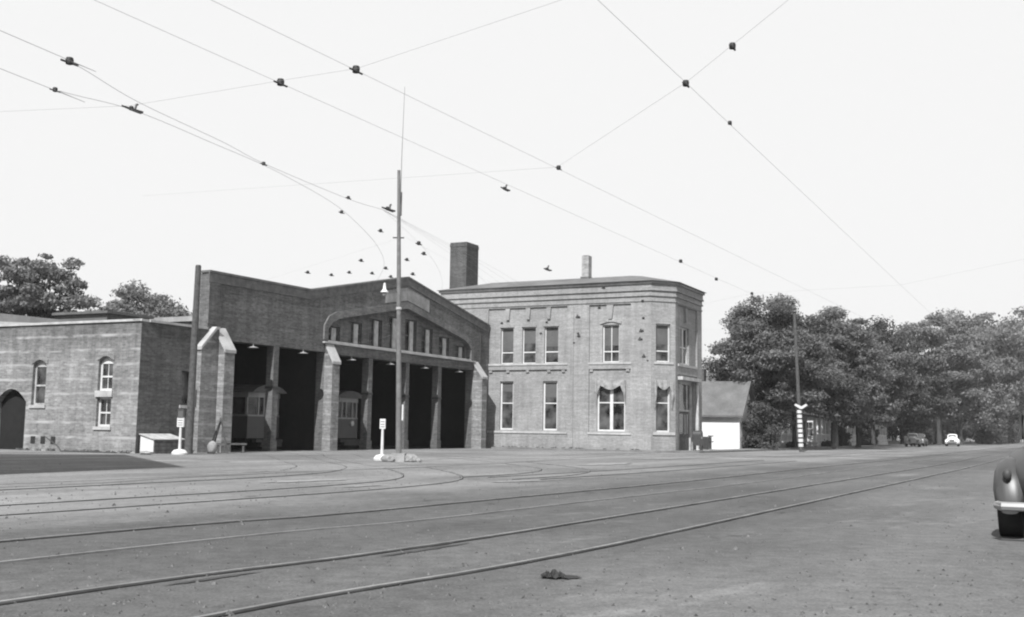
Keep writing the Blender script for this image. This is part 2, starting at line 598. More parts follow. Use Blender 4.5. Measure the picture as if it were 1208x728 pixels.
# sidewalk along the office and the houses beyond
m = MB()
m.prism([(30.9, -13.9), (37, -14.2), (420, -14.5), (420, -12.6), (37.2, -12.5), (31.2, -12.5), (30.02, -11.3), (30.05, -1.0), (28.9, -1.0), (28.9, -11.9)], 0.0, 0.11, axis='z')
o = m.build('sidewalk', 'sidewalk'); o.location = SITE; o.rotation_euler = (0, 0, SROT); tag(o, kind='structure')
flat('lawn', [W(37.3, -12.4), W(420, -12.4), W(420, 60), W(37.3, 60)], 0.006, 'weeds')

# ------------------------------------------------------------------ car barn
BO = (17, 0, 0)
barn = site_thing('tram_barn', 'dark brick tram barn with six tall open bays under a stepped gable front', 'barn', 17, 0)
FR = Frame((0, 0), (1, 0), (0, 1))
U0, U1 = 3.83, 30.22
top = lerp_fn([(U0, 7.85), (11.15, 7.9), (20.15, 9.72), (29.75, 7.95), (U1, 7.88)])
arch_in = lerp_fn([(12.6, 5.56), (12.62, 6.15), (12.95, 6.5), (13.5, 6.74), (14.2, 6.88), (20.15, 7.98), (26.1, 6.88), (26.8, 6.74), (27.4, 6.5), (27.74, 6.15), (27.76, 5.56)])
AB = [12.62, 12.95, 13.5, 14.2, 20.15, 26.1, 26.8, 27.4, 27.74]
m = MB(BO)
TB = [11.15, 20.15, 29.75]
plate(m, FR, U0, U1, 0, 0.26, 0, top, [(4.98, 12.45, -1, 4.95), (13.1, 28.1, -1, 4.88), (12.6, 27.76, 5.5, arch_in, AB)], TB)
wins = [(13.45, 6.36), (15.45, 6.75), (17.4, 7.1), (19.25, 7.42), (21.05, 7.42), (22.9, 7.1), (24.9, 6.75), (26.9, 6.36)]
HW = 0.63
plate(m, FR, U0, U1, 0.26, 0.5, 0, lambda x: top(x) - 0.03, [(4.98, 12.45, -1, 4.95), (13.1, 28.1, -1, 4.88)] +
      [(c - HW, c + HW, 5.6, z) for c, z in wins], TB)
m.build('front_wall', 'barn_brick', barn)
for c, z in wins:
    wn = window(barn, FR, c - HW, c + HW, 5.6, z, 0.38, BO, frame='dark_wood', fw_=0.06, muntin=0.03, sill=None, rail=5.6 + (z - 5.6) * 0.5)
    mm_ = MB(BO); mm_.box(c - 0.06, c + 0.32, 0.30, 0.372, 5.62, z - 0.08, FR); mm_.build('mullion_board', 'old_white', wn)  # wide mullion board added for the pale strip of sash and reveal
# arch trim following the gable
outer = lerp_fn([(12.25, 5.5), (12.27, 6.3), (12.65, 6.8), (13.3, 7.08), (14.1, 7.23), (20.15, 8.33), (26.2, 7.23), (27.0, 7.08), (27.7, 6.8), (28.08, 6.3), (28.1, 5.5)])
m = MB(BO)
cr = [(12.6, 5.56), (12.62, 6.15), (12.95, 6.5), (13.5, 6.74), (14.2, 6.88), (20.15, 7.98), (26.1, 6.88), (26.8, 6.74), (27.4, 6.5), (27.74, 6.15), (27.76, 5.56)]
cq = [(12.25, 5.56), (12.27, 6.3), (12.65, 6.8), (13.3, 7.08), (14.1, 7.23), (20.15, 8.33), (26.2, 7.23), (27.0, 7.08), (27.7, 6.8), (28.08, 6.3), (28.1, 5.56)]
for i in range(len(cr) - 1):
    m.prism([cr[i], cr[i + 1], cq[i + 1], cq[i]], -0.09, -0.001, FR, 'd')
m.build('arch_trim', 'trim_brick', barn)
m = MB(BO)
for a, b in ((U0 - 0.06, 11.15), (11.15, 20.15), (20.15, 29.75), (29.75, U1 + 0.02)):
    seg(m, FR, a, b, -0.09, 0.56, (top(a) + 0.002, top(b) + 0.002), (top(a) + 0.1, top(b) + 0.1))
    seg(m, FR, a, b, -0.045, -0.002, (top(a) - 0.42, top(b) - 0.42), (top(a), top(b)))
m.build('coping', 'coping', barn)
m = MB(BO)
m.box(12.25, 28.25, -0.16, -0.002, 5.40, 5.49, FR)
m.box(12.62, 27.74, -0.1, 0.25, 5.492, 5.56, FR)
m.build('sill_ledge', 'stone', barn)
m = MB(BO)
m.box(12.46, 28.09, -0.05, -0.002, 4.9, 5.38, FR)
m.build('lintel', 'barn_brick', barn)
# pale painted sign panel folded over the gable apex (blank)
m = MB(BO)
seg(m, FR, 17.9, 20.14, -0.02, -0.001, (8.05, 8.44), (8.75, 9.17))
seg(m, FR, 20.16, 22.6, -0.02, -0.001, (8.44, 8.0), (9.17, 8.72))
m.build('sign_panel', 'panel_pale', barn)
# thin piers between the bays
for a in (8.45, 16.45, 20.2, 23.85):
    zt = 4.95 if a < 10 else 4.88
    m = MB(BO)
    m.box(a, a + 0.38, 0.0, 0.42, 0, zt, FR)
    m.box(a - 0.05, a + 0.43, -0.03, 0.45, 0, 0.5, FR)
    p = m.build('pier', 'barn_brick', barn)
    m = MB(BO); m.box(a - 0.03, a + 0.41, -0.03, 0.45, 2.95, 3.05, FR)
    m.build('iron_strap', 'iron', p)
# buttresses with sloping stone caps
def buttress(u0_, u1_, proj, back, zt=5.42, zf=4.45):
    m = MB(BO)
    m.prism([(-proj, 0), (-0.0, 0), (0.0, zt - 0.06), (-proj, zf - 0.06)], u0_, u1_, FR, 's')
    if back: m.box(u0_, u1_, 0.003, back, 0, 4.85, FR)
    b = m.build('buttress', 'annex_brick', barn)
    m = MB(BO)
    m.prism([(-proj - 0.05, zf - 0.11), (-0.001, zt - 0.06), (-0.001, zt + 0.06), (-proj - 0.05, zf + 0.03)], u0_ - 0.04, u1_ + 0.04, FR, 's')
    m.build('buttress_cap', 'stone_cap', b)
    return b
buttress(4.33, 4.97, 0.62, 0.5)
buttress(12.46, 13.09, 0.5, 0.5)
buttress(28.11, 28.75, 0.7, 0.5)
m = MB(BO)
m.prism([(3.25, 0), (4.32, 0), (4.32, 5.35), (4.15, 5.35), (3.25, 4.45)], -0.27, -0.003, FR, 'd')
b = m.build('buttress', 'annex_brick', barn)
m = MB(BO)
m.prism([(3.2, 4.40), (4.15, 5.353), (4.32, 5.353), (4.32, 5.47), (4.1, 5.47), (3.2, 4.54)], -0.31, -0.004, FR, 'd')
m.build('buttress_cap', 'stone_cap', b)
# body of the barn
m = MB(BO)
m.box(U0, U0 + 0.35, 0.501, 46, 0, 5.7, FR)
m.build('side_wall', 'barn_brick', barn)
m = MB(BO)
m.box(U1 - 0.3, U1, 0.501, 46, 0, 5.7, FR)
m.build('side_wall', 'barn_brick', barn)
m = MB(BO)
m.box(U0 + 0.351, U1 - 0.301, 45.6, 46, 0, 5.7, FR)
m.build('back_wall', 'soot_shade', barn)
m = MB(BO)
m.prism([(U0 - 0.12, 5.71), (20.15, 7.3), (U1 + 0.02, 5.71), (U1 + 0.02, 5.93), (20.15, 7.5), (U0 - 0.12, 5.93)], 0.51, 45.9, FR, 'd')
m.build('roof', 'roof_pale', barn)
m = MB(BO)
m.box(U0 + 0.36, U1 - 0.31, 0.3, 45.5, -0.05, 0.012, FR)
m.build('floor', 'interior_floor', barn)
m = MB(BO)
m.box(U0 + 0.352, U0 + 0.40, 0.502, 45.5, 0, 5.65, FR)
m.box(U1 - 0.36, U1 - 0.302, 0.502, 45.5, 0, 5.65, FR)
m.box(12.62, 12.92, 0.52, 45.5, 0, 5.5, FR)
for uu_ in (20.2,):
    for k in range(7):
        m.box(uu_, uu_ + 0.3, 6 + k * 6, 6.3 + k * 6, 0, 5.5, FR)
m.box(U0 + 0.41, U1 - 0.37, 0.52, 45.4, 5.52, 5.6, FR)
m.build('interior_lining', 'soot_shade', barn)
for k, c in enumerate((6.95, 10.7, 14.85, 18.6, 22.3, 26.4)):
    zt = 4.95 if c < 12 else 4.88
    m = MB(BO)
    m.lathe([(0.03, zt - 0.001), (0.03, zt - 0.1), (0.06, zt - 0.12), (0.26, zt - 0.18), (0.26, zt - 0.2), (0.05, zt - 0.16)], (c, 0.02, 0), 16)
    l = m.build('bay_lamp', 'panel_pale', barn, smooth=True)
# cornice band lines on parapet: recessed pilaster at the left end
m = MB(BO)
m.box(U0 - 0.02, U0 + 0.62, -0.05, -0.002, 5.6, 7.42, FR)
m.build('corner_pilaster', 'barn_brick', barn)
m = MB(BO)
m.box(28.95, 29.06, -0.1, -0.01, 0.3, 7.3, FR)
m.build('downpipe', 'iron', barn)

# ------------------------------------------------------------------ annex
AO = (1.9, 3.5, 0)
annex = site_thing('brick_annex', 'low flat-topped pale brick annex with arched windows at the left of the tram barn', 'building', 1.9, 3.5)
LF = Frame((0, 0), (0, 1), (1, 0))
m = MB(AO)
w1 = arch(5.3, 6.11, 3.62, 0.2); w2 = arch(1.45, 2.26, 3.72, 0.2); dr = arch(6.42, 8.3, 2.05, 0.56)
AEND = 24.0
plate(m, LF, -0.003, AEND, 0, 0.35, 0, 5.33,
      [(5.3, 6.11, 1.92, w1[0], w1[1]), (1.45, 2.26, 1.05, w2[0], w2[1]), (6.42, 8.3, -1, dr[0], dr[1]),
       (10.2, 11.0, 1.92, arch(10.2, 11.0, 3.62, .2)[0], arch(10.2, 11.0, 3.62, .2)[1]),
       (14.6, 15.4, 1.92, arch(14.6, 15.4, 3.62, .2)[0], arch(14.6, 15.4, 3.62, .2)[1])])
m.build('wall', 'annex_brick', annex)
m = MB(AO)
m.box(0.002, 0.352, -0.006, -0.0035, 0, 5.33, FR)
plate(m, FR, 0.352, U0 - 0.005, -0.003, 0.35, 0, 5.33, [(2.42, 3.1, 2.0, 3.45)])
m.build('wall', 'annex_shade_brick', annex)
window(annex, LF, 5.3, 6.11, 1.92, 3.62, 0.14, AO, 0.2, 'old_white', 0.08, 2.75, muntin=0)
window(annex, LF, 10.2, 11.0, 1.92, 3.62, 0.14, AO, 0.2, 'old_white', 0.08, 2.75, muntin=0)
window(annex, LF, 14.6, 15.4, 1.92, 3.62, 0.14, AO, 0.2, 'old_white', 0.08, 2.75, muntin=0)
window(annex, LF, 1.45, 2.26, 2.52, 3.72, 0.14, AO, 0.2, 'white_paint', 0.09, 3.1, muntin=0.03, sill=None)
window(annex, LF, 1.45, 2.26, 1.05, 2.26, 0.14, AO, 0.0, 'white_paint', 0.09, 1.62, muntin=0.03)
m = MB(AO); m.box(1.38, 2.33, -0.07, 0.3, 2.262, 2.518, LF); m.build('transom_stone', 'stone', annex)
for (a, b, z) in ((5.3, 6.11, 3.62), (1.45, 2.26, 3.72), (10.2, 11.0, 3.62), (14.6, 15.4, 3.62)):
    fn, bk = arch(a - 0.02, b + 0.02, z + 0.02, 0.2); xs = [a - 0.08] + bk + [b + 0.08]
    m = MB(AO)
    for p, q in zip(xs, xs[1:]):
        seg(m, LF, p, q, -0.035, -0.001, (fn(max(p, a)), fn(min(q, b))), (fn(max(p, a)) + 0.2, fn(min(q, b)) + 0.2))
    m.build('arch_hood', 'annex_brick', annex)
window(annex, FR, 2.42, 3.1, 2.0, 3.45, 0.16, AO, 0, 'dark_wood', 0.07, None, muntin=0)
m = MB(AO); m.box(6.42, 8.3, 0.3, 0.345, 0, 2.63, LF); m.build('door', 'soot_shade', annex)  # near-black sheet, the shade of the arched opening put into its colour
m = MB(AO)
m.box(0.0, AEND + 0.06, -0.07, 0.42, 5.332, 5.43, LF)
m.box(0.421, U0 - 0.01, -0.07, 0.42, 5.332, 5.43, FR)
m.box(-0.07, -0.0, -0.07, 0.42, 5.332, 5.43, FR)
m.build('coping', 'stone', annex)
m = MB(AO)
m.prism([(0.355, 5.1), (16, 6.05), (16.2, 6.05), (16.2, 0.2), (0.355, 0.2)], 0.36, U0 - 0.02, Frame((0, 0), (1, 0), (0, 1)), 's')
m.build('roof', 'roof_pale', annex)
m = MB(AO)
m.prism([(0.5, 5.1), (9, 6.0), (9.2, 6.0), (9.2, 5.2)], 0.45, 2.5, FR, 's')
m.build('roof_edge', 'roof_grey', annex)
m = MB(AO)
m.box(0.36, U0 - 0.2, AEND - 0.35, AEND - 0.01, 0, 5.3, FR)
m.build('rear_wall', 'annex_brick', annex)
m = MB(AO)
m.box(0.8, 3.2, 2.8, 5.8, 5.2, 5.82, FR)
m.box(0.65, 3.35, 2.65, 5.95, 5.822, 5.93, FR)
m.build('roof_monitor', 'roof_dark', annex)
# vents low in the wall
for yv in (5.85, 5.25, 4.65):
    m = MB(AO); m.box(yv - 0.13, yv + 0.13, -0.02, -0.001, 0.3, 0.6, LF); m.build('vent', 'black', annex)

# ------------------------------------------------------------------ office
OO = (33.5, -5.0, 0)
office = site_thing('brick_office', 'two storey pale brick corner office with tall sash windows and a heavy cornice', 'building', 33.5, -5.0)
C1 = (30.26, -11.1); C2 = (31.42, -12.26)
OL = Frame((30.26, -11.0), (0, 1), (1, 0))
q2 = 1 / math.sqrt(2)
OC = Frame(C1, (q2, -q2), (q2, q2)); CW = 1.16 / q2
OF = Frame(C2, (1, 0), (0, 1)); FW_ = 5.5
T = 9.45
up = [(9.27, 10.18), (7.68, 8.63), (6.11, 7.07)]
ZU0, ZU1, ZL0, ZL1 = 5.43, 7.76, 1.2, 4.3
m = MB(OO)
back_open = [(a, b, ZU0, ZU1) for a, b in up] + [(2.0, 3.1, ZU0, ZU1)] + \
    [(9.22, 10.18, ZL0, ZL1), (6.13, 7.13, ZL0, ZL1), (1.6, 3.44, ZL0, ZL1)]
plate(m, OL, -0.1, 14.62, 0.1, 0.45, 0, T, back_open)
pan = [(5.45, 11.07, 1.13, 9.02), (1.21, 3.96, 1.13, 9.02)]
plate(m, OL, -0.1, 14.62, 0.0, 0.099, 0, T, pan)
# courses between the storeys standing proud inside the panels
m.box(5.452, 11.068, 0.0, 0.098, 5.02, 5.30, OL)
m.box(1.212, 3.958, 0.0, 0.098, 5.02, 5.30, OL)
for a in (10.75, 9.5, 8.1, 6.6, 5.6, 3.7, 1.3):
    m.box(a, a + 0.22, 0.02, 0.097, 4.85, 5.018, OL)
plate(m, OC, 0, CW, 0.0, 0.35, 0, T, [(0.33, 1.3, ZU0, ZU1), (0.33, 1.3, ZL0, ZL1)])
plate(m, OF, 0, FW_, 0.12, 0.45, 0, T, [(1.3, 3.1, ZU0, ZU1), (1.1, 3.9, 0, 4.45)])
plate(m, OF, 0, FW_, 0.0, 0.119, 0, T, [(0.45, 4.5, -1, 9.05)])
m.box(0.452, 4.498, 0.0, 0.118, 4.75, 5.25, OF)
m.box(FW_ - 0.4, FW_, 0.451, 10, 0, T, OF)
m.box(0.451, FW_ + 0.5, 0.0, 0.3, 0, T, Frame((30.26, 3.3), (1, 0), (0, 1)))
m.build('wall', 'office_brick', office)
# windows
for i, (a, b) in enumerate(up):
    window(office, OL, a, b, ZU0, ZU1, 0.24, OO, 0, 'white_paint', 0.06, 6.15, muntin=0, sill=None, blind=(0.62, 0.42, 0.52)[i])
window(office, OL, 2.0, 3.1, ZU0, ZU1, 0.24, OO, 0, 'white_paint', 0.07, 6.1, muntin=0.05, sill=None, blind=0.52)
window(office, OL, 9.22, 10.18, ZL0, ZL1, 0.24, OO, 0, 'white_paint', 0.1, 2.9, muntin=0, sill=None, blind=0.18)
window(office, OL, 6.13, 7.13, ZL0, ZL1, 0.24, OO, 0, 'white_paint', 0.1, 2.9, muntin=0, sill=None, blind=0.3)
window(office, OL, 1.6, 3.44, ZL0, ZL1, 0.22, OO, 0, 'white_paint', 0.1, 2.95, mull=0.2, sill=None)
window(office, OC, 0.33, 1.3, ZU0, ZU1, 0.16, OO, 0, 'white_paint', 0.08, 6.1, muntin=0, sill=None, blind=0.5)
window(office, OC, 0.33, 1.3, ZL0, ZL1, 0.16, OO, 0, 'white_paint', 0.09, 2.95, muntin=0, sill=None)
window(office, OF, 1.3, 3.1, ZU0, ZU1, 0.26, OO, 0, 'white_paint', 0.09, 6.5, mull=0.16, sill=None)
for args in ((5.40, 11.1, -0.04, 0.099, 5.302, 5.425, OL), (1.16, 4.0, -0.04, 0.099, 5.302, 5.425, OL), (5.40, 11.1, -0.05, 0.099, 1.0, 1.128, OL),
             (1.16, 4.0, -0.05, 0.099, 1.0, 1.128, OL), (0.2, CW - 0.15, -0.05, -0.002, 5.30, 5.425, OC), (0.1, CW - 0.05, -0.06, -0.002, 1.02, 1.195, OC), (0.5, 4.45, -0.04, 0.1, 5.252, 5.40, OF)):
    m = MB(OO); m.box(*args); m.build('stone_course', 'stone', office)
# hood lines and keystones under the panel heads
m = MB(OO)
for a in (9.66, 8.2, 6.75):
    m.prism([(a - 0.16, 8.98), (a + 0.16, 8.98), (a + 0.1, 8.25), (a - 0.1, 8.25)], -0.03, 0.098, OL, 'd')
m.prism([(2.35, 8.98), (2.8, 8.98), (2.68, 8.1), (2.45, 8.1)], -0.03, 0.098, OL, 'd')
m.prism([(2.0, 8.98), (2.4, 8.98), (2.3, 8.1), (2.1, 8.1)], -0.03, 0.118, OF, 'd')
m.build('keystone', 'keystone', office)
m = MB(OO)
fn, bk = arch(1.95, 3.15, 7.8, 0.14); xs = [1.85] + bk + [3.25]
for p, q in zip(xs, xs[1:]):
    seg(m, OL, p, q, 0.03, 0.099, (fn(max(p, 1.95)), fn(min(q, 3.15))), (fn(max(p, 1.95)) + 0.16, fn(min(q, 3.15)) + 0.16))
for a, b in up:
    m.box(a - 0.06, b + 0.06, 0.05, 0.099, 7.77, 7.9, OL)
m.build('window_hood', 'office_brick', office)
m = MB(OO)
# stepped cornice all round
def ring(z0, z1, pr):
    k = pr * math.tan(R(22.5))
    pts_in = [(30.26, 3.6), C1, C2, (C2[0] + FW_, C2[1]), (C2[0] + FW_, 3.6)]
    pts_out = [(30.26 - pr, 3.6 + pr), (30.26 - pr, C1[1] - k), (C2[0] - k, C2[1] - pr), (C2[0] + FW_ + pr, C2[1] - pr), (C2[0] + FW_ + pr, 3.6 + pr)]
    m.prism(pts_out, z0, z1, ID, 'z')
ring(9.12, 9.2, 0.05)
ring(9.452, 9.56, 0.08)
ring(9.562, 9.78, 0.03)
ring(9.782, 9.90, 0.12)
ring(9.902, 10.2, 0.07)
ring(10.202, 10.36, 0.17)
m.build('cornice', 'office_brick', office)
m = MB(OO)
B = [(30.26 - 0.3, 3.9), (30.26 - 0.3, C1[1] - 0.12), (C2[0] - 0.12, C2[1] - 0.3), (C2[0] + FW_ + 0.3, C2[1] - 0.3), (C2[0] + FW_ + 0.3, 3.9)]
Tt = [(33.0, 1.2), (33.0, -8.8), (33.4, -9.4), (34.2, -9.4), (34.2, 1.2)]
vs = [(x, y, 10.365) for x, y in B] + [(x, y, 11.15) for x, y in Tt]
m.add(vs, [(0, 1, 2, 3, 4)[::-1], (5, 6, 7, 8, 9)] + [(i, (i + 1) % 5, 5 + (i + 1) % 5, 5 + i) for i in range(5)])
m.build('roof', 'roof_grey', office)
def chimney(parent, u, y, hw, hd, z0, z1, mat, off, collar=True):
    m = MB(off)
    m.box(u - hw, u + hw, y - hd, y + hd, z0, z1)
    if collar: m.box(u - hw - 0.025, u + hw + 0.025, y - hd - 0.025, y + hd + 0.025, z1 - 0.3, z1 - 0.12)
    c = m.build('chimney', mat, parent)
    m = MB(off); m.box(u - hw * 0.7, u + hw * 0.7, y - hd * 0.7, y + hd * 0.7, z1 - 0.05, z1 + 0.03); m.build('flue', 'black', c)
    return c
chimney(office, 33.2, 3.6, 0.85, 0.65, 9.5, 14.0, 'chimney_brick', OO)
chimney(office, 33.0, -5.7, 0.27, 0.24, 10.6, 12.6, 'pale_brick', OO, False)
m = MB(OO); m.box(32.65, 33.35, -6.0, -5.4, 10.6, 11.2); m.build('chimney_base', 'roof_dark', office)
# street door with transom and white columns
m = MB(OO)
m.box(1.1, 1.35, 0.2, 0.4, 0, 4.44, OF); m.box(3.65, 3.9, 0.2, 0.4, 0, 4.44, OF)
m.box(1.351, 3.649, 0.2, 0.4, 4.2, 4.44, OF); m.box(1.351, 3.649, 0.24, 0.36, 2.5, 2.62, OF)
d = m.build('door_frame', 'old_white', office)
m = MB(OO); m.box(1.352, 3.648, 0.3, 0.34, 2.621, 4.199, OF); m.build('transom_glass', 'glass', d)
m = MB(OO); m.box(1.352, 3.648, 0.3, 0.35, 0.02, 2.499, OF); dd = m.build('door', 'dark_wood', office)
m = MB(OO); m.box(1.6, 2.35, 0.285, 0.299, 1.1, 2.35, OF); m.box(2.65, 3.4, 0.285, 0.299, 1.1, 2.35, OF); m.build('door_glass', 'glass', dd)
m = MB(OO); m.box(2.42, 2.46, 0.25, 0.29, 1.0, 1.2, OF); m.build('handle', 'chrome', dd)
for a in (4.05,):
    m = MB(OO)
    c = OF.p(a, -0.12, 0)
    m.lathe([(0.17, 0.0), (0.17, 0.12), (0.125, 0.16), (0.105, 4.2), (0.16, 4.26), (0.16, 4.4)], c, 14)
    m.build('column', 'old_white', office, smooth=True)
m = MB(OO); m.box(0.5, 4.45, -0.3, 0.1, 4.41, 4.62, OF); m.build('door_canopy', 'old_white', office)
# draped canvas over the two corner windows
def swag(F, s0, s1, d, z1, z0, name='curtain'):
    m = MB(OO)
    n = 12
    for k in range(n):
        a = s0 + (s1 - s0) * k / n; b = s0 + (s1 - s0) * (k + 1) / n
        def low(x):
            t = abs((x - (s0 + s1) / 2) / ((s1 - s0) / 2))
            return z1 - 0.34 - 0.26 * max(0, 1 - (t / 0.6) ** 2) - (0.85 * max(0, (t - 0.66) / 0.34) ** 1.2)
        def dp(x): return d + 0.03 * math.sin(x * 17)
        P = F.p
        vs = [P(a, dp(a) - 0.1, z1), P(b, dp(b) - 0.1, z1), P(b, dp(b) - 0.16, low(b)), P(a, dp(a) - 0.16, low(a)),
              P(a, dp(a) - 0.08, z1), P(b, dp(b) - 0.08, z1), P(b, dp(b) - 0.14, low(b)), P(a, dp(a) - 0.14, low(a))]
        m.add(vs, [(0, 1, 2, 3), (7, 6, 5, 4), (0, 4, 5, 1), (3, 2, 6, 7), (0, 3, 7, 4), (1, 5, 6, 2)])
    for s_ in (s0 + 0.04, s1 - 0.04):
        m.tube([F.p(s_, d - 0.14, z1 - 0.02), F.p(s_ + 0.02, d - 0.17, (z0 + z1) / 2), F.p(s_ - 0.02, d - 0.12, z0)], [0.04, 0.09, 0.02], 7)
    return m.build('awning_cloth', 'canvas', office)
swag(OL, 1.55, 3.5, 0.14, 4.34, 2.9)
swag(OC, 0.2, 1.42, 0.06, 4.34, 2.6)
m = MB(OO); m.box(5.0, 5.1, -0.05, -0.001, 0.2, 9.0, OL); m.build('downpipe', 'office_brick', office)
# iron wall anchors for the span wires
for s_, z_ in ((4.75, 8.3), (4.65, 7.1), (0.55, 7.3), (0.6, 6.8), (0.35, 5.75), (11.8, 7.2)):
    m = MB(OO); m.box(s_ - 0.07, s_ + 0.07, -0.06, -0.001, z_ - 0.03, z_ + 0.03, OL)
    m.prism([(s_ - 0.12, z_ - 0.03), (s_ + 0.12, z_ - 0.03), (s_, z_ + 0.16)], -0.05, -0.001, OL, 'd')
    m.build('wall_anchor', 'iron', office)

# ------------------------------------------------------------------ off to the left: the tall building whose shadow falls on the yard
a = Vector((-12.6, 20.6, 0))
side = thing('brick_warehouse', 'tall plain brick warehouse standing left of the yard', 'building', (-20, 20, 0))
m = MB((-20, 20, 0))
d1 = Vector((-0.44, 0.9, 0)); d2 = Vector((-0.9, -0.44, 0))
p = [a, a + d1 * 13, a + d1 * 13 + d2 * 14, a + d2 * 14]
m.prism([(q.x, q.y) for q in p], 0, 11.6, ID, 'z')
m.build('wall', 'side_brick', side)
m = MB((-20, 20, 0))
c_ = (p[0] + p[2]) / 2
m.prism([(c_.x + (q.x - c_.x) * 1.02, c_.y + (q.y - c_.y) * 1.02) for q in p], 11.602, 11.8, ID, 'z')
m.build('coping', 'stone', side)
for fl in (1.2, 4.6, 8.0):
    for k in range(4):
        window(side, Frame((a.x, a.y), (d1.x, d1.y), (-0.9, -0.44)), 1.2 + k * 3.1, 2.4 + k * 3.1, fl, fl + 2.0, -0.05, (-20, 20, 0), 0, 'old_white', sill='stone', muntin=0.03, sillproj=0.12)

# ------------------------------------------------------------------ tracks
def clean_path(pts, step=0.4):
    c = catmull(pts, 24)
    out = [c[0]]
    for q in c[1:]:
        if (q - out[-1]).length >= step: out.append(q)
    return out

def ribbon(m, path, off, w_, z0, z1, jit=0.0, seed=0):
    rs = random.Random(seed)
    n = len(path)
    L = []
    for i, q in enumerate(path):
        t = (path[min(i + 1, n - 1)] - path[max(i - 1, 0)]).normalized()
        nn = Vector((t.y, -t.x, 0))
        ja = rs.uniform(-jit, jit); jb = rs.uniform(-jit, jit)
        L.append((q + nn * (off - w_ / 2 + ja), q + nn * (off + w_ / 2 + jb)))
    vs = []
    for a, b in L:
        vs += [(a.x, a.y, z0), (b.x, b.y, z0), (b.x, b.y, z1), (a.x, a.y, z1)]
    fs = []
    for i in range(n - 1):
        k = i * 4; j = k + 4
        fs += [(k + 3, k + 2, j + 2, j + 3), (k, k + 3, j + 3, j), (k + 2, k + 1, j + 1, j + 2)]
    m.add(vs, fs)

def track(label, pts, rail_h=0.021, rw=0.042, groove=0.038, zb=0.0, pale_side=None):
    path = clean_path(pts)
    base_ = path[len(path) // 2]
    t = thing('tram_track', label, 'track', (base_.x, base_.y, 0), 0, 'tram tracks let into the yard and street')
    for k, s_ in enumerate((-1, 1)):
        m = MB((base_.x, base_.y, 0))
        ribbon(m, path, s_ * 0.7175, rw, zb, rail_h)
        r = m.build('rail', 'worn_rail' if s_ == pale_side else 'rail_steel', t, recalc=False)
        if s_ == pale_side: continue
        m = MB((base_.x, base_.y, 0))
        ribbon(m, path, s_ * 0.7175 + rw / 2 + groove / 2, groove, zb, 0.0125 , 0.010, k + int(abs(pts[0][0]) * 10))
        m.build('groove', 'rail_groove', r, recalc=False)
    return t

def mid(a, b): return ((a[0] + b[0]) / 2, (a[1] + b[1]) / 2)
def sh(p, off): return (p[0] + 0.878 * off, p[1] - 0.479 * off)
t1 = [sh(along(-30, -9.35), .72), sh(along(-8, -9.3), .72), sh((-4.75, 11.1), .72), sh((-2.4, 14.7), .72), sh((-0.5, 18.1), .72), sh((1.4, 21.5), .72), sh((4.0, 26.2), .72), sh((7.2, 32.4), .72), sh((10.9, 39.7), .72), sh((22.5, 62), .72), sh((75, 166), .72), sh((220, 456), .72)]
track('straight street track with rails nearest the barn yard', t1, pale_side=1)
t2 = [sh(along(-30, -6.2), .75), sh(along(-5, -6.25), .75), sh((-3.2, 7.3), .75), sh((-1.5, 9.95), .75), sh((-0.3, 12.0), .75), sh((1.3, 15.0), .75), sh((4.0, 20.1), .75), sh((6.9, 25.6), .75), sh((10.6, 32.6), .75), sh((24, 58.5), .75), sh((75, 160), .75), sh((220, 450), .75)]
track('nearest straight street track crossing the foreground', t2)
def bayp(u, y): q = W(u, y); return (q.x, q.y)
def yt(label, pts, **k): track(label, [bayp(u_, -n_) for u_, n_ in pts], 0.0125, 0.03, 0.02, **k)
yt('curved track sweeping from the street at left into the second bay', [(-60, 20.8), (-30, 20.6), (-22, 20.8), (-15, 20.9), (-10.6, 20.0), (-6.2, 16.9), (-2, 12.8), (3, 8), (7.6, 4.3), (10.2, 0.6), (10.6, -3), (10.6, -40)])
yt('curved track along the left of the yard into the first bay', [(-60, 16.0), (-30, 16.2), (-20, 16.3), (-12, 16.1), (-7, 14.2), (-2.5, 10.2), (2, 6), (5.6, 2.4), (6.7, -1.4), (6.7, -6), (6.7, -40)])
yt('curved track crossing the yard into the third bay', [(-9.5, 20.9), (-6, 20.9), (-2, 19.6), (2.5, 15.8), (8, 10), (12.4, 5), (14.6, 0.8), (14.8, -3), (14.8, -40)])
for lb_, ub_ in (('curved track from the street at right into the fourth bay', 18.5), ('curved track from the street at right into the fifth bay', 22.2)):
    yt(lb_, [(ub_ + 40, 22.0), (ub_ + 20, 21.8), (ub_ + 11, 21.7), (ub_ + 6.5, 20.6), (ub_ + 3, 18.2), (ub_ + 0.9, 14.8), (ub_, 10.7), (ub_, 4), (ub_, -6), (ub_, -40)])
yt('straight yard track running past the office front', [(-9, 21.4), (0, 21.8), (14, 21.9), (17, 21.9)])

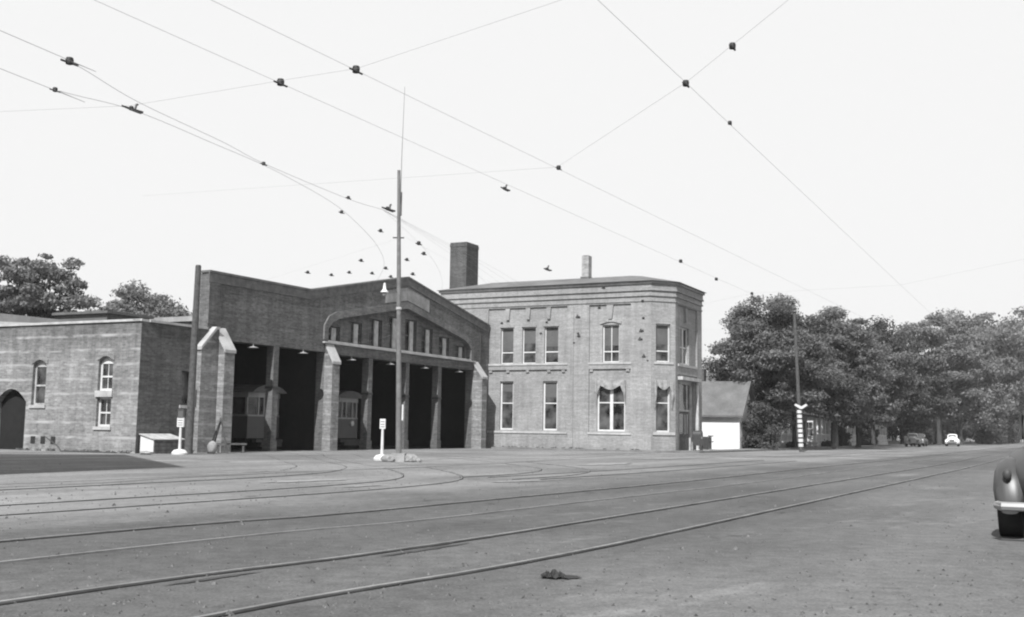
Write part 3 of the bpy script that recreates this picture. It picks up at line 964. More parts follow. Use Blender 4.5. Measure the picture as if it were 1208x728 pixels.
def patch(cx, cy, L_, W_, ang, mat, z, seed):
    rs = random.Random(seed); pts = []
    n = 26
    for k in range(n):
        a_ = 2 * math.pi * k / n
        q = 1 + rs.uniform(-0.35, 0.25)
        x_, y_ = L_ * math.cos(a_) * q, W_ * math.sin(a_) * q
        pts.append((cx + x_ * math.cos(ang) - y_ * math.sin(ang), cy + x_ * math.sin(ang) + y_ * math.cos(ang)))
    flat('dust_patch' if mat == 'dust' else 'oil_patch', pts, z, mat)
for k, (px, py, L_, W_) in enumerate(((-4.35, 24.0, 1.3, 0.28), (-2.9, 22.2, 0.7, 0.14), (0.35, 25.5, 1.1, 0.22), (-11.0, 36.0, 1.6, 0.5), (-8.0, 37.0, 2.4, 0.5), (-3.5, 33.0, 1.6, 0.3), (3.5, 40.0, 2.2, 0.5), (-6.6, 28.5, 1.5, 0.2), (7.0, 50.0, 3.0, 0.5))):
    patch(px, py, L_, W_, R(55 + 9 * math.sin(k * 2.3)), 'dust', 0.0125 + 0.0003 * k, k)
for k, (px, py, L_, W_) in enumerate(((-0.78, 10.75, 0.75, 0.06), (-2.2, 8.5, 0.5, 0.04))):
    patch(px, py, L_, W_, R(61), 'oil_stain', 0.0105 + 0.0003 * k, 40 + k)

# scattered stones and grit on the street
m = MB()
rs = random.Random(3)
for k in range(3600):
    d_ = 6.0 + 30 * rs.random() ** 2.2
    ax = rs.uniform(-0.52, 0.52)
    x, y = ax * d_, d_
    r_ = rs.uniform(0.006, 0.02) * (1.0 if rs.random() < 0.97 else 2.2)
    a = rs.random() * 6.28
    vs = [(x + r_ * math.cos(a + q), y + r_ * math.sin(a + q), 0.003) for q in (0, 1.6, 3.2, 4.7)]
    vs += [(x + r_ * 0.3 * math.cos(a), y + r_ * 0.3 * math.sin(a), 0.004 + r_ * 0.9), (x - r_ * 0.3 * math.cos(a), y - r_ * 0.3 * math.sin(a), 0.004 + r_ * 0.7)]
    m.add(vs, [(0, 1, 4), (1, 2, 5, 4), (2, 3, 5), (3, 0, 4, 5)])
o = m.build('gravel', 'pebble', None, recalc=False, uv=False)
tag(o, 'loose grey gravel and grit strewn over the street surface', 'gravel', kind='stuff')

# ------------------------------------------------------------------ streetcars in the barn
def streetcar(label, u, y, lower, upper, length=11.5):
    t = site_thing('streetcar', label, 'tram', u, y, 'streetcars parked inside the barn', 0.03)
    m = MB()
    hw = 1.22
    pts = [(-hw, 0.25), (-0.75, -0.0), (0.75, -0.0), (hw, 0.25), (hw, length - .25), (0.75, length), (-0.75, length), (-hw, length - .25)]
    m.prism(pts, 0.55, 1.62, ID, 'z')
    m.build('lower_body', lower, t)
    # window band: posts, sills and header
    m = MB()
    m.prism(pts, 1.622, 1.70, ID, 'z')
    m.prism(pts, 2.55, 2.82, ID, 'z')
    for s_ in (-1, 1):
        for k in range(10):
            yy = 0.3 + k * (length - 0.75) / 9
            m.box(s_ * hw - (0.09 if s_ > 0 else 0), s_ * hw + (0.09 if s_ < 0 else 0), yy, yy + 0.13, 1.702, 2.548)
    for yy in (0.0, length - 0.09):
        for xx in (-0.75, -0.34, 0.25, 0.66):
            m.box(xx, xx + 0.09, yy, yy + 0.09, 1.702, 2.548)
    m.build('upper_body', upper, t)
    m = MB()
    m.prism([(p_[0] * 0.96, p_[1] * 0.985 + 0.06) for p_ in pts], 1.702, 2.548, ID, 'z')
    m.build('window_glass', 'glass', t)
    m = MB()
    N = 9
    prof = [(-1.3 + 2.6 * k / N, 2.822 + 0.38 * math.sin(math.pi * k / N) ** 0.7) for k in range(N + 1)]
    m.prism(prof + [(1.3, 2.80), (-1.3, 2.80)], -0.12, length + 0.12, ID, 'd')
    m.build('roof', 'roof_grey', t)
    m = MB()
    m.lathe([(0.02, 0), (0.14, 0), (0.15, 0.10), (0.12, 0.12)], (0, 0, 0), 16)
    hl = m.build('headlight', 'white_paint', t, smooth=True)
    hl.rotation_euler = (R(90), 0, 0); hl.location = (0.25, 0.02, 1.38)
    m = MB()
    m.box(-1.0, 1.0, -0.18, 0.1, 0.35, 0.5); m.box(-0.8, 0.8, -0.3, -0.1, 0.15, 0.34)
    m.build('fender', 'iron', t)
    for yy in (2.2, length - 3.4):
        for xx in (-0.78, 0.66):
            for dy in (0, 1.3):
                m = MB(); m.tube([(xx, yy + dy, 0.36), (xx + 0.12, yy + dy, 0.36)], 0.36, 16); m.build('wheel', 'iron', t)
    m = MB(); m.tube([(0, length * .5, 3.2), (0, length * 0.85, 4.4)], 0.03, 6); m.build('trolley_pole', 'iron', t)
    return t
streetcar('two-tone streetcar with a round headlight in the second bay', 10.65, 2.0, 'tram_lower', 'tram_upper')
streetcar('pale-windowed streetcar seen through the third bay', 18.5, 2.6, 'tram_lower', 'tram_upper')

# ------------------------------------------------------------------ poles
def base_z(x, y): return (x, y, 0)
mp = thing('tall_pole', 'tall slim pole with a thin mast and a lamp arm, standing in the yard', 'pole', (-3.88, 38.9, 0))
m = MB(); m.tube([(0, 0, 0), (-0.1, 0, 4), (-0.27, 0, 10.4)], [0.105, 0.09, 0.055], 12); m.build('shaft', 'pole_grey', mp, smooth=True)
m = MB(); m.tube([(-0.18, 0, 9.3), (-0.18, 0, 10.9), (-0.14, 0, 13.5)], [0.018, 0.013, 0.008], 6); m.build('mast', 'wire', mp)
m = MB(); m.box(-0.2, -0.13, -0.05, 0.05, 8.75, 9.6); m.build('clamp_board', 'pole_wood', mp)
m = MB(); m.prism([(-.24, -.2), (.22, -.24), (.26, .2), (-.2, .24)], 0, 0.3, ID, 'z'); m.build('footing', 'concrete', mp)
m = MB(); m.tube([(-0.15, 0, 6.12), (-0.4, -0.02, 6.2), (-0.6, -0.04, 6.24), (-0.66, -0.04, 6.18)], 0.014, 6)
m.tube([(-0.14, 0, 5.85), (-0.42, -0.02, 6.2)], 0.01, 5)
arm = m.build('lamp_arm', 'iron', mp)
m = MB(); m.lathe([(0.035, 6.3), (0.05, 6.2), (0.06, 6.08), (0.14, 5.98), (0.145, 5.96), (0.05, 5.97)], (-0.66, -0.04, 0), 14)
m.build('lamp_shade', 'white_paint', mp, smooth=True)
m = MB(); m.lathe([(0.03, 5.97), (0.075, 5.93), (0.07, 5.86), (0.03, 5.82)], (-0.66, -0.04, 0), 12); m.build('lamp_globe', 'stone_cap', mp, smooth=True)
m = MB(); m.lathe([(0.085, 5.35), (0.105, 5.36), (0.105, 5.43), (0.085, 5.44)], (-0.135, 0, 0), 12); m.build('collar', 'stone', mp)
m = MB(); m.box(-0.42, -0.02, -0.03, 0.03, 7.92, 7.96); m.build('cross_arm', 'iron', mp)
m = MB(); m.box(0.07, 0.12, -0.05, 0.05, 1.45, 2.0); m.build('notice_strip', 'white_paint', mp)
for k, (dx, dy, r_) in enumerate(((-0.42, -0.1, 0.2), (0.36, 0.05, 0.22), (0.62, -0.2, 0.13))):
    m = MB(); m.blob((0, 0, r_ * 0.55), (r_ * 1.2, r_, r_ * 0.75), k, 0.15)
    o = m.build('stone', 'stones', None, loc=(-3.83 + dx, 38.8 + dy, 0))
    tag(o, ('grey stone lying left of the tall pole foot', 'dark rounded stone against the right of the tall pole foot', 'small flat stone just right of the tall pole')[k], 'stone')

def stop_post(label, x, y, h, rz, pw=0.14):
    t = thing('stop_post', label, 'sign', (x, y, 0), rz)
    m = MB(); m.lathe([(0.3, 0), (0.31, 0.08), (0.22, 0.19), (0.08, 0.22)], seg=16); m.build('base', 'white_paint', t, smooth=True)
    m = MB(); m.tube([(0, 0, 0.2), (0, 0, h - 0.3)], [0.06, 0.045], 10); m.build('post', 'white_paint', t, smooth=True)
    m = MB(); m.box(-pw, pw, -0.05, 0.05, h - 0.36, h); pl = m.build('sign_plate', 'white_paint', t)
    m = MB()
    for z_ in (h - 0.10, h - 0.20, h - 0.285):
        m.box(-pw * .7, pw * .7, -0.054, -0.0505, z_ - 0.012, z_ + 0.012)
    m.build('lettering', 'iron', pl)
    return t
stop_post('thin white post with a small white plate, beside the tall pole', -4.62, 40.2, 1.5, R(-5), 0.10)
q = W(0.15, -2.2)
sp = stop_post('white post with banded plate and dark box on top, beside the wooden pole', q.x, q.y, 1.45, R(-10))
m = MB(); m.box(-0.11, 0.11, -0.07, 0.07, 1.453, 1.75); m.box(-0.13, 0.13, -0.09, 0.09, 1.752, 1.78); m.build('signal_box', 'tram_lower', sp)

def wood_pole(label, x, y, h, r0_, r1_, lean=0.0, mat='pole_wood', group=None):
    t = thing('utility_pole', label, 'pole', (x, y, 0), 0, group)
    m = MB(); m.tube([(0, 0, 0), (lean * 0.5, 0, h * 0.5), (lean, 0, h)], [r0_, (r0_ + r1_) / 2, r1_], 12); m.build('shaft', mat, t, smooth=True)
    return t
q = W(1.29, -1.6)
lp = wood_pole('dark round wooden pole standing before the annex corner', q.x, q.y, 7.65, 0.17, 0.12, 0.05)
m = MB(); m.lathe([(0.0, 7.651), (0.125, 7.64), (0.10, 7.72), (0.0, 7.74)], (0.05, 0, 0)); m.build('cap', 'iron', lp)
m = MB(); m.box(0.12, 0.22, -0.05, 0.05, 1.9, 2.6); m.build('switch_box', 'iron', lp)
sp2 = wood_pole('wooden street pole with white painted bands, before the first street tree', 20.1, 76.6, 9.6, 0.14, 0.10, -0.35, 'pole_wood')
for k in range(8):
    m = MB(); z_ = 0.35 + k * 0.33
    m.tube([(-0.0115 * z_ * 3, 0, z_), (-0.0115 * (z_ + 0.22) * 3, 0, z_ + 0.22)], 0.175, 14); m.build('painted_band', 'white_paint', sp2, smooth=True)
m = MB(); m.prism([(-0.5, 3.2), (-0.1, 2.95), (0.05, 2.95), (0.42, 3.2), (0.3, 3.3), (0.0, 3.12), (-0.4, 3.3)], -0.26, -0.2, ID, 'd'); m.build('cross_board', 'white_paint', sp2)

# ------------------------------------------------------------------ small things by the barn corner
hatch = site_thing('storage_bin', 'small plank bin with a sloping lid against the annex wall', 'bin', 0.95, -0.5)
m = MB((0.95, -0.5, 0))
m.prism([(-0.85, 0), (-0.12, 0), (-0.12, 0.74), (-0.85, 0.56)], 0.15, 1.75, ID, 's'); m.build('box', 'plank', hatch)
m = MB((0.95, -0.5, 0))
m.prism([(-0.93, 0.555), (-0.08, 0.765), (-0.08, 0.80), (-0.93, 0.59)], 0.08, 1.82, ID, 's'); m.build('lid', 'old_white', hatch)
m = MB((0.95, -0.5, 0))
for z_ in (0.14, 0.30, 0.45): m.box(0.16, 1.74, -0.865, -0.852, z_, z_ + 0.015)
m.build('plank_gaps', 'iron', hatch)
m = MB((0.95, -0.5, 0)); m.prism([(-0.84, 0.02), (-0.13, 0.02), (-0.13, 0.7), (-0.84, 0.54)], 0.128, 0.148, ID, 's'); m.build('lit_end', 'white_paint', hatch)  # white sheet: sunlit brightness of the bin's end put into colour
q = W(2.35, -1.9)
m = MB(); m.blob((0, 0, 0.26), (0.2, 0.2, 0.28), 5, 0.07, 3)
o = m.build('sack', 'concrete', None, smooth=True, loc=(q.x, q.y, 0)); tag(o, 'pale full sack standing upright on the yard by the barn corner', 'sack')
q = W(2.95, -1.75)
tr = thing('trestle', 'dark wooden trestle leaning by the corner buttress', 'trestle', (q.x, q.y, 0), R(10))
for a_, b_ in (((-0.45, 0, 0), (0.0, 0.02, 1.45)), ((0.35, 0, 0), (0.0, 0.0, 1.5)), ((-0.35, 0.45, 0), (0.02, 0.04, 1.42)), ((0.3, 0.45, 0), (0.02, 0.02, 1.42))):
    m = MB(); m.tube([a_, b_], 0.035, 4); m.build('leg', 'dark_wood', tr)
m = MB(); m.box(-0.34, 0.26, -0.02, 0.02, 0.35, 0.42); m.build('brace', 'dark_wood', tr)
q = W(4.1, -1.3)
bn = thing('bench', 'low dark plank bench in front of the corner buttress', 'bench', (q.x, q.y, 0), R(20))
m = MB(); m.box(-0.6, 0.7, -0.2, 0.2, 0.36, 0.43); m.build('seat', 'dark_wood', bn)
for xx in (-0.5, 0.52):
    m = MB(); m.box(xx, xx + 0.08, -0.16, 0.16, 0, 0.36); m.build('leg', 'dark_wood', bn)
for k, (u_, y_, r_) in enumerate(((-0.9, -1.5, 0.16), (1.0, -1.35, 0.13), (1.55, -1.25, 0.2))):
    q = W(u_, y_); m = MB(); m.blob((0, 0, r_ * 0.4), (r_ * 1.6, r_, r_ * 0.5), k + 30, 0.2)
    o = m.build('rubble', 'stones', None, loc=(q.x, q.y, 0))
    tag(o, ('flat rubble lump at the annex corner foot', 'small rubble lump beside the wooden pole foot', 'larger rubble lump behind the wooden pole foot')[k], 'rubble')

# fallen hose along the annex foot
pts = [W(-0.5, 0.4 + 3.9 * k / 14, 0.03 + (0.55 * max(0, (k - 11)) / 3)) + Vector((0.06 * math.sin(k * 1.7), 0, 0)) for k in range(15)]
m = MB(pts[0]); m.tube([pp - E1 * 0.1 for pp in pts], 0.025, 6)
o = m.build('hose', 'iron', None, loc=tuple(pts[0])); tag(o, 'dark hose lying along the foot of the annex wall', 'hose')

# debris on the street
m = MB()
rs = random.Random(12); NX, NY = 12, 8
vs = []
for j in range(NY + 1):
    for i in range(NX + 1):
        x_ = (i / NX - 0.5) * 0.30; y_ = (j / NY - 0.5) * 0.20
        e_ = max(0.0, 1 - (abs(i / NX - 0.42) / 0.6) ** 2) * max(0.1, 1 - (abs(j / NY - 0.5) / 0.62) ** 2)
        z_ = 0.004 + e_ * (0.05 + 0.04 * math.sin(i * 1.9 + j * 0.8) + rs.uniform(-0.012, 0.012))
        vs.append((x_ + rs.uniform(-0.01, 0.01), y_ + 0.03 * math.sin(i * 0.9) + rs.uniform(-0.008, 0.008), max(0.003, z_)))
fs = [(j * (NX + 1) + i, j * (NX + 1) + i + 1, (j + 1) * (NX + 1) + i + 1, (j + 1) * (NX + 1) + i) for j in range(NY) for i in range(NX) if rs.random() > 0.04]
m.add(vs, fs)
m.add([(0.1, -0.09, 0.005), (0.3, -0.02, 0.008), (0.24, 0.06, 0.02), (0.1, 0.04, 0.03)], [(0, 1, 2, 3)])
o = m.build('debris', 'black', None, loc=(0.37, 8.82, 0.008), recalc=False); o.scale = (0.72, 0.72, 0.72)
tag(o, 'crumpled dark scrap lying on the street near the front', 'litter')

# mailbox and newspaper box by the office door
q = W(32.9, -13.2, 0.11)
mb = thing('mailbox', 'dark round-topped mailbox on legs at the office corner', 'mailbox', q, SROT)
m = MB()
prof = [(-0.27, 0.3), (0.27, 0.3), (0.27, 0.95)] + [(0.27 * math.cos(R(a_)), 0.95 + 0.27 * math.sin(R(a_))) for a_ in range(20, 180, 20)] + [(-0.27, 0.95)]
m.prism(prof, -0.25, 0.25, ID, 'd'); m.build('body', 'car_dark', mb)
for xx in (-0.25, 0.2):
    for yy in (-0.23, 0.18):
        m = MB(); m.box(xx, xx + 0.05, yy, yy + 0.05, 0, 0.3); m.build('leg', 'iron', mb)
m = MB(); m.box(-0.12, 0.12, -0.262, -0.252, 0.72, 0.86); m.build('plate', 'old_white', mb)
q = W(35.7, -12.95, 0.11)
nb = thing('paper_box', 'low dark box with slatted rails beside the office door column', 'box', q, SROT)
m = MB(); m.box(-0.35, 0.35, -0.2, 0.2, 0.08, 0.85); m.build('body', 'car_dark', nb)
m = MB(); m.box(-0.5, 0.6, -0.26, -0.21, 0.86, 0.93); m.box(-0.5, 0.6, -0.26, -0.21, 0.5, 0.56); m.build('rails', 'iron', nb)
m = MB(); m.box(-0.3, 0.3, -0.22, 0.22, 0, 0.078); m.build('base', 'old_white', nb)

# ------------------------------------------------------------------ trolley wires, spans and hangers
def wire(label, pts, r_=0.0021, cat='wire', name='trolley_wire', group='overhead trolley wires', n=8):
    P = catmull(pts, n) if len(pts) > 2 and n > 1 else [Vector(p) for p in pts]
    b = P[len(P) // 2]
    m = MB(b); m.tube(P, r_, 5)
    o = m.build(name, 'wire', None, loc=tuple(b), uv=False)
    return tag(o, label, cat, group)
ZW = 5.4
def z3(pts, z=ZW): return [(p[0], p[1], z) for p in pts]
def line2(a_, b_, y0_=-15, ys=(60, 160, 400)):
    k_ = (b_[0] - a_[0]) / (b_[1] - a_[1])
    return z3([(a_[0] + k_ * (y - a_[1]), y) for y in (y0_, 5, 12, 20, 32) + ys])
wire('trolley wire over the inner street track, passing above the tall pole', line2((-3.6, 12.0), (7.3, 33.3)))
wire('trolley wire just right of the inner one, running to the office roofline', line2((-1.9, 12.8), (0.72, 17.6)))
wire('trolley wire at right over the near street track', line2((2.1, 13.1), (3.85, 16.6)))
wire('curving wire from the upper left corner to the frog left of the pole', z3([(-11, -2), (-5.6, 11.7), (-5.25, 12.7), (-5.0, 14.2), (-4.4, 16.2), (-4.05, 17.6), (-3.1, 20.2), (-2.55, 21.2)]), 0.003)
wire('lower left wire with a dark joint, running into the barn yard', z3([(-11.5, -1), (-6.2, 13.0), (-5.85, 13.8), (-5.2, 14.6), (-4.6, 16.2), (-3.9, 18.4), (-3.3, 22.0), (-3.3, 28), (-4.6, 36)]) + [(W(5.5, -9, 5.3))[:], (W(9.6, -4, 5.1))[:], (W(10.6, 0.6, 5.0))[:]], 0.003)
FROG = (-2.55, 21.2, ZW)
for u_, wd in ((6.7, 'first'), (14.8, 'third'), (18.5, 'fourth'), (22.3, 'fifth'), (26.4, 'last')):
    f_ = Vector(FROG); c_ = W(u_, -14, 5.4); e_ = W(u_, 0.6, 5.0)
    wire('faint wire fanning from the frog to the %s bay' % wd, [tuple(f_ * (1 - t) ** 2 + c_ * 2 * t * (1 - t) + e_ * t * t) for t in [k / 10 for k in range(11)]], 0.0017, n=2)
SP = 'span_wire'
def span(label, pts, r_=0.0016): wire(label, pts, r_, 'wire', SP, 'thin span wires holding up the trolley wires', 1)
span('thin span wire crossing the upper sky from left to top centre', [(-30, 25, 7.2), (-5.2, 14.5, 5.43), (-2.9, 13.3, 5.43), (-1.9, 12.8, 5.43), (16, 1, 7.4)])
span('thin span wire rising through the sky above the office to the right', [(-12, 35, 8.5), (0.7, 17.6, 5.43), (2.1, 13.1, 5.43), (9, -4, 8.0)])
span('thin span wire across the street beyond the office corner', [tuple(W(30.2, -6, 7.5)), (7.4, 33.3, 5.43), (11, 31, 5.43), (22, 24, 7.5)])
span('thin span wire from the tall pole to the barn parapet', [(-3.83, 38.9, 8.0), tuple(W(5.2, -0.1, 7.2))])
span('thin span wire from the tall pole to the office wall', [(-3.83, 38.9, 7.95), (0, 44, 6.6), tuple(W(30.2, -9.5, 7.6))])
span('thin span wire low across the right end of the barn front', [tuple(W(22, -0.4, 5.4)), tuple(W(30.3, -3.5, 5.9))])
span('thin span wire running from the office wall to the wooden street pole', [tuple(W(30.2, -10.5, 7.3)), (20.0, 76.6, 8.6)])
span('thin span wire from the striped pole over the street', [(20.0, 76.6, 8.4), (24, 58, 5.6), (30, 40, 7.5)])

def hanger(label, x, y, z, kind=0, ang=0.0, sc=1.0):
    t = thing('wire_hanger', label, 'insulator', (x, y, z), ang, 'hangers and insulators on the overhead wires')
    m = MB(); m.lathe([(0.02, -0.03), (0.05, -0.02), (0.055, 0.04), (0.045, 0.07), (0.012, 0.08)], seg=10); m.build('bell', 'black', t, smooth=True)
    m = MB(); m.tube([(-0.14, 0, 0.0), (0.14, 0, 0.0)], 0.016, 6); m.build('ear', 'iron', t)
    if kind == 1:
        m = MB(); m.prism([(-0.32, -0.03), (0.3, -0.07), (0.34, 0.07), (0.1, 0.05)], -0.02, 0.02, ID, 'z'); m.build('frog_plate', 'iron', t)
        m = MB(); m.tube([(0.1, 0, 0), (0.16, 0.02, 0.16), (0.2, 0.02, 0.17)], 0.028, 6); m.build('horn', 'iron', t)
    sc *= 0.58; t.scale = (sc, sc, sc)
    return t
A60 = R(61)
P_ = [
 ('large hanger high at the far left of the sky', 82, 74, 0, 1.5), ('small hanger at the left frame edge below the large one', 65, 107, 0, 1.0),
 ('dark frog with a horn in the upper left sky', 155, 129, 1, 1.0), ('round hanger on the long wire left of centre', 331, 99, 0, 1.5),
 ('double hanger high in the sky left of the mast', 420, 84, 0, 1.5), ('small hanger midway along the curving wire', 311, 194, 0, 1.0),
 ('hanger just left of the pole on the curving wire', 411, 234, 0, 1.0), ('hanger below and left of the frog', 403, 251, 0, 1.1),
 ('dark frog right beside the tall pole', 457, 247, 1, 1.2), ('slanted hanger just left of the pole under the frog', 449, 273, 0, 1.2),
 ('joined hangers in the sky between mast and office', 595, 223, 1, 0.9), ('hanger in the sky above the middle of the office', 659, 199, 0, 1.2),
 ('hanger high above the office corner', 809, 100, 0, 1.3), ('hanger highest at the upper right', 864, 56, 0, 1.2),
 ('small round hanger below right of the highest pair', 861, 146, 0, 0.9), ('flat joint above the office cornice end', 803, 309, 0, 1.4),
 ('flat joint right of the office roof', 845, 330, 0, 1.4), ('flat joint over the first tree', 887, 347, 0, 1.4),
 ('forked hanger right of the tall pole', 494, 288, 0, 1.5), ('slanted ear just below the forked hanger', 500, 300, 0, 1.4),
 ('hanger close to the right of the pole shaft', 480, 307, 0, 1.3), ('hanger above the barn gable apex', 487, 324, 0, 1.4),
 ('hanger over the left slope of the barn gable', 461, 327, 0, 1.3), ('hanger left of the pole at lamp height', 455, 317, 0, 1.3),
 ('lone hanger over the valley of the parapet', 426, 308, 0, 1.3), ('hanger above the left gable foot', 439, 323, 0, 1.3),
 ('upright hanger over the parapet valley', 412, 322, 0, 1.3), ('leftmost hanger over the barn parapet', 391, 325, 0, 1.3),
 ('hanger over the flat parapet of the barn', 363, 322, 0, 1.4), ('hanger seen above the office roof at left', 645, 318, 1, 1.2),
]
CAMC = Vector((0, 0, EYE))
def at_height(px, py, z):
    d_ = fw * 1300.0 + rr * (px - 604) + uu * (364 - py)
    return CAMC + d_ * ((z - EYE) / d_.z)
for lb, px, py, kd, sc in P_:
    q = at_height(px, py, ZW + 0.02)
    hanger(lb, q.x, q.y, q.z, kd, A60, sc)
# hangers on the wires further up the street (the straight wires carry one every few metres)
far = [('hanger against the office wall beside the upper paired panels', 683, 375), ('hanger against the office wall below the panel head', 682, 394), ('lowest hanger on the blank wall between the office windows', 677, 405),
       ('top hanger before the wall right of the arched window', 758, 356), ('second hanger before the wall right of the arched window', 759, 376), ('third hanger before the wall right of the arched window', 758, 391), ('fourth hanger before the wall right of the arched window', 757, 401), ('lowest hanger before the wall near the office corner', 764, 426), ('hanger left of the arched office window', 707, 364), ('hanger before the office cornice', 712, 340), ('hanger left of the three upper office windows', 592, 382), ('hanger between the upper office windows', 638, 394), ('hanger above the third upper office window', 645, 381)]
for i, (lb, px, py) in enumerate(far):
    q = at_height(px, py, ZW + 0.02)
    if q.y > 63: q = CAMC + (q - CAMC) * (60.0 / q.y)
    hanger(lb, q.x, q.y, q.z, 0, A60, 1.5)

# ------------------------------------------------------------------ cars
def loft(m, secs, ring_fn, cap=True):
    vs = []; fs = []
    rings = [ring_fn(*s_) for s_ in secs]
    n = len(rings[0])
    for r_ in rings: vs += r_
    for i in range(len(rings) - 1):
        for k in range(n):
            k2 = (k + 1) % n
            fs.append((i * n + k, i * n + k2, (i + 1) * n + k2, (i + 1) * n + k))
    if cap:
        fs.append(tuple(range(n))[::-1]); fs.append(tuple((len(rings) - 1) * n + k for k in range(n)))
    m.add(vs, fs)

def oval(y, hw, z0, z1, p=2.6, n=20, cx=0.0):
    out = []
    zc = (z0 + z1) / 2; hz_ = (z1 - z0) / 2
    for k in range(n):
        a_ = 2 * math.pi * k / n
        c, s_ = math.cos(a_), math.sin(a_)
        out.append((cx + hw * math.copysign(abs(c) ** (2 / p), c), y, zc + hz_ * math.copysign(abs(s_) ** (2 / p), s_)))
    return out

def old_car(label, loc, rz, paint, group='cars along the street'):
    """rounded forties sedan, nose to -y"""
    t = thing('parked_car', label, 'car', loc, rz, group)
    m = MB()
    loft(m, [(-2.15, 0.32, 0.5, 0.95), (-2.05, 0.42, 0.42, 1.02), (-1.5, 0.52, 0.36, 1.06), (-0.8, 0.68, 0.32, 1.1), (-0.3, 0.80, 0.3, 1.14), (0.9, 0.84, 0.3, 1.14), (1.5, 0.80, 0.32, 1.10), (2.0, 0.68, 0.36, 1.0), (2.3, 0.5, 0.42, 0.82), (2.4, 0.3, 0.5, 0.7)], lambda y, hw, a_, b_: oval(y, hw, a_, b_))
    body = m.build('body', paint, t, smooth=True)
    m = MB()
    loft(m, [(-0.55, 0.6, 1.0, 1.12), (-0.2, 0.62, 0.95, 1.5), (0.2, 0.62, 0.95, 1.62), (0.9, 0.62, 0.95, 1.62), (1.35, 0.58, 0.95, 1.5), (1.8, 0.48, 0.95, 1.22), (2.05, 0.35, 0.9, 1.02)], lambda y, hw, a_, b_: oval(y, hw, a_, b_, 3.2))
    cab = m.build('cabin', paint, t, smooth=True)
    m = MB()
    m.add([(-0.5, -0.50, 1.16), (0.5, -0.50, 1.16), (0.44, -0.24, 1.48), (-0.44, -0.24, 1.48), (-0.5, -0.48, 1.16), (0.5, -0.48, 1.16), (0.44, -0.22, 1.48), (-0.44, -0.22, 1.48)], [(0, 1, 2, 3), (7, 6, 5, 4), (0, 4, 5, 1), (3, 2, 6, 7), (0, 3, 7, 4), (1, 5, 6, 2)])
    m.build('windscreen', 'glass', cab)
    m = MB()
    for s_ in (-1, 1):
        m.box(min(s_ * .60, s_ * .635), max(s_ * .60, s_ * .635), -0.05, 0.5, 1.14, 1.45); m.box(min(s_ * .60, s_ * .635), max(s_ * .60, s_ * .635), 0.58, 1.15, 1.14, 1.45)
    m.build('side_glass', 'glass', cab)
    m = MB()
    m.box(-0.36, 0.36, 1.66, 1.80, 1.16, 1.32, taper=(0.05, 0.06))
    m.build('rear_glass', 'glass', cab)
    for s_ in (-1, 1):
        for y0, l_, h_ in ((-1.55, 0.62, 0.93), (1.55, 0.68, 0.94)):
            m = MB()
            secs = []
            for k in range(9):
                a_ = math.pi * (k / 8)
                yy = y0 - l_ * math.cos(a_)
                hh = max(0.06, math.sin(a_) ** 0.6)
                secs.append((yy, 0.08 + 0.13 * hh, 0.30, 0.34 + (h_ - 0.34) * hh))
            loft(m, secs, lambda y, hw, a1, b1: oval(y, hw, a1, b1, 2.4, 14, s_ * 0.68))
            m.build('fender', paint, t, smooth=True)
            m = MB()
            m.tube([(s_ * 0.60, y0, 0.33), (s_ * 0.84, y0, 0.33)], 0.33, 20)
            wh = m.build('wheel', 'rubber', t)
            m = MB(); m.tube([(s_ * 0.845, y0, 0.33), (s_ * 0.865, y0, 0.33)], [0.19, 0.13], 16); m.build('hubcap', 'chrome', wh)
        m = MB(); m.blob((s_ * 0.66, -2.08, 0.78), (0.11, 0.08, 0.11), 1, 0); m.build('headlight', 'white_paint', t, smooth=True)
        m = MB(); m.blob((s_ * 0.70, 2.2, 0.74), (0.05, 0.05, 0.07), 1, 0); m.build('tail_lamp', 'iron', t, smooth=True)
    m = MB(); m.box(-0.84, 0.84, -2.38, -2.32, 0.42, 0.56); m.box(-0.5, -0.45, -2.32, -1.9, 0.45, 0.5); m.box(0.45, 0.5, -2.32, -1.9, 0.45, 0.5); m.build('bumper', 'chrome', t)
    m = MB()
    m.tube([(-0.8, 2.3, 0.40), (-0.74, 2.48, 0.40), (0.74, 2.48, 0.40), (0.8, 2.3, 0.40)], 0.05, 8); m.box(-0.5, -0.45, 2.1, 2.48, 0.4, 0.45); m.box(0.45, 0.5, 2.1, 2.48, 0.4, 0.45); m.build('bumper', 'car_grey', t)
    m = MB(); m.box(-0.28, 0.28, -2.19, -2.16, 0.52, 0.88)
    for k in range(5): m.box(-0.3, 0.3, -2.21, -2.19, 0.54 + k * 0.07, 0.57 + k * 0.07)
    m.build('grille', 'chrome', t)
    m = MB()
    for s_ in (-1, 1): m.box(min(s_ * .80, s_ * .86), max(s_ * .80, s_ * .86), -0.9, 0.9, 0.3, 0.36)
    m.build('running_board', 'iron', t)
    return t
hd = math.atan2(-0.479, 0.878)
# near car at the right edge: its tail towards the camera
cpos = Vector((5.37, 12.6, 0)) + Vector((0.479, 0.878, 0)) * 2.35 + Vector((0.878, -0.479, 0)) * 0.93
old_car('dark rounded sedan cut by the right edge of the view, tail towards the camera', cpos, hd + math.pi, 'car_dark')
old_car('pale sedan parked head on under the far street trees', tuple(W(106, -17.2)), SROT - math.pi / 2 + R(8), 'car_grey')
old_car('white sedan farthest up the street', tuple(W(125, -20.0)), SROT - math.pi / 2 + R(3), 'car_pale')
old_car('dark sedan parked beyond the pale one', tuple(W(116, -16.8)), SROT - math.pi / 2, 'car_dark')

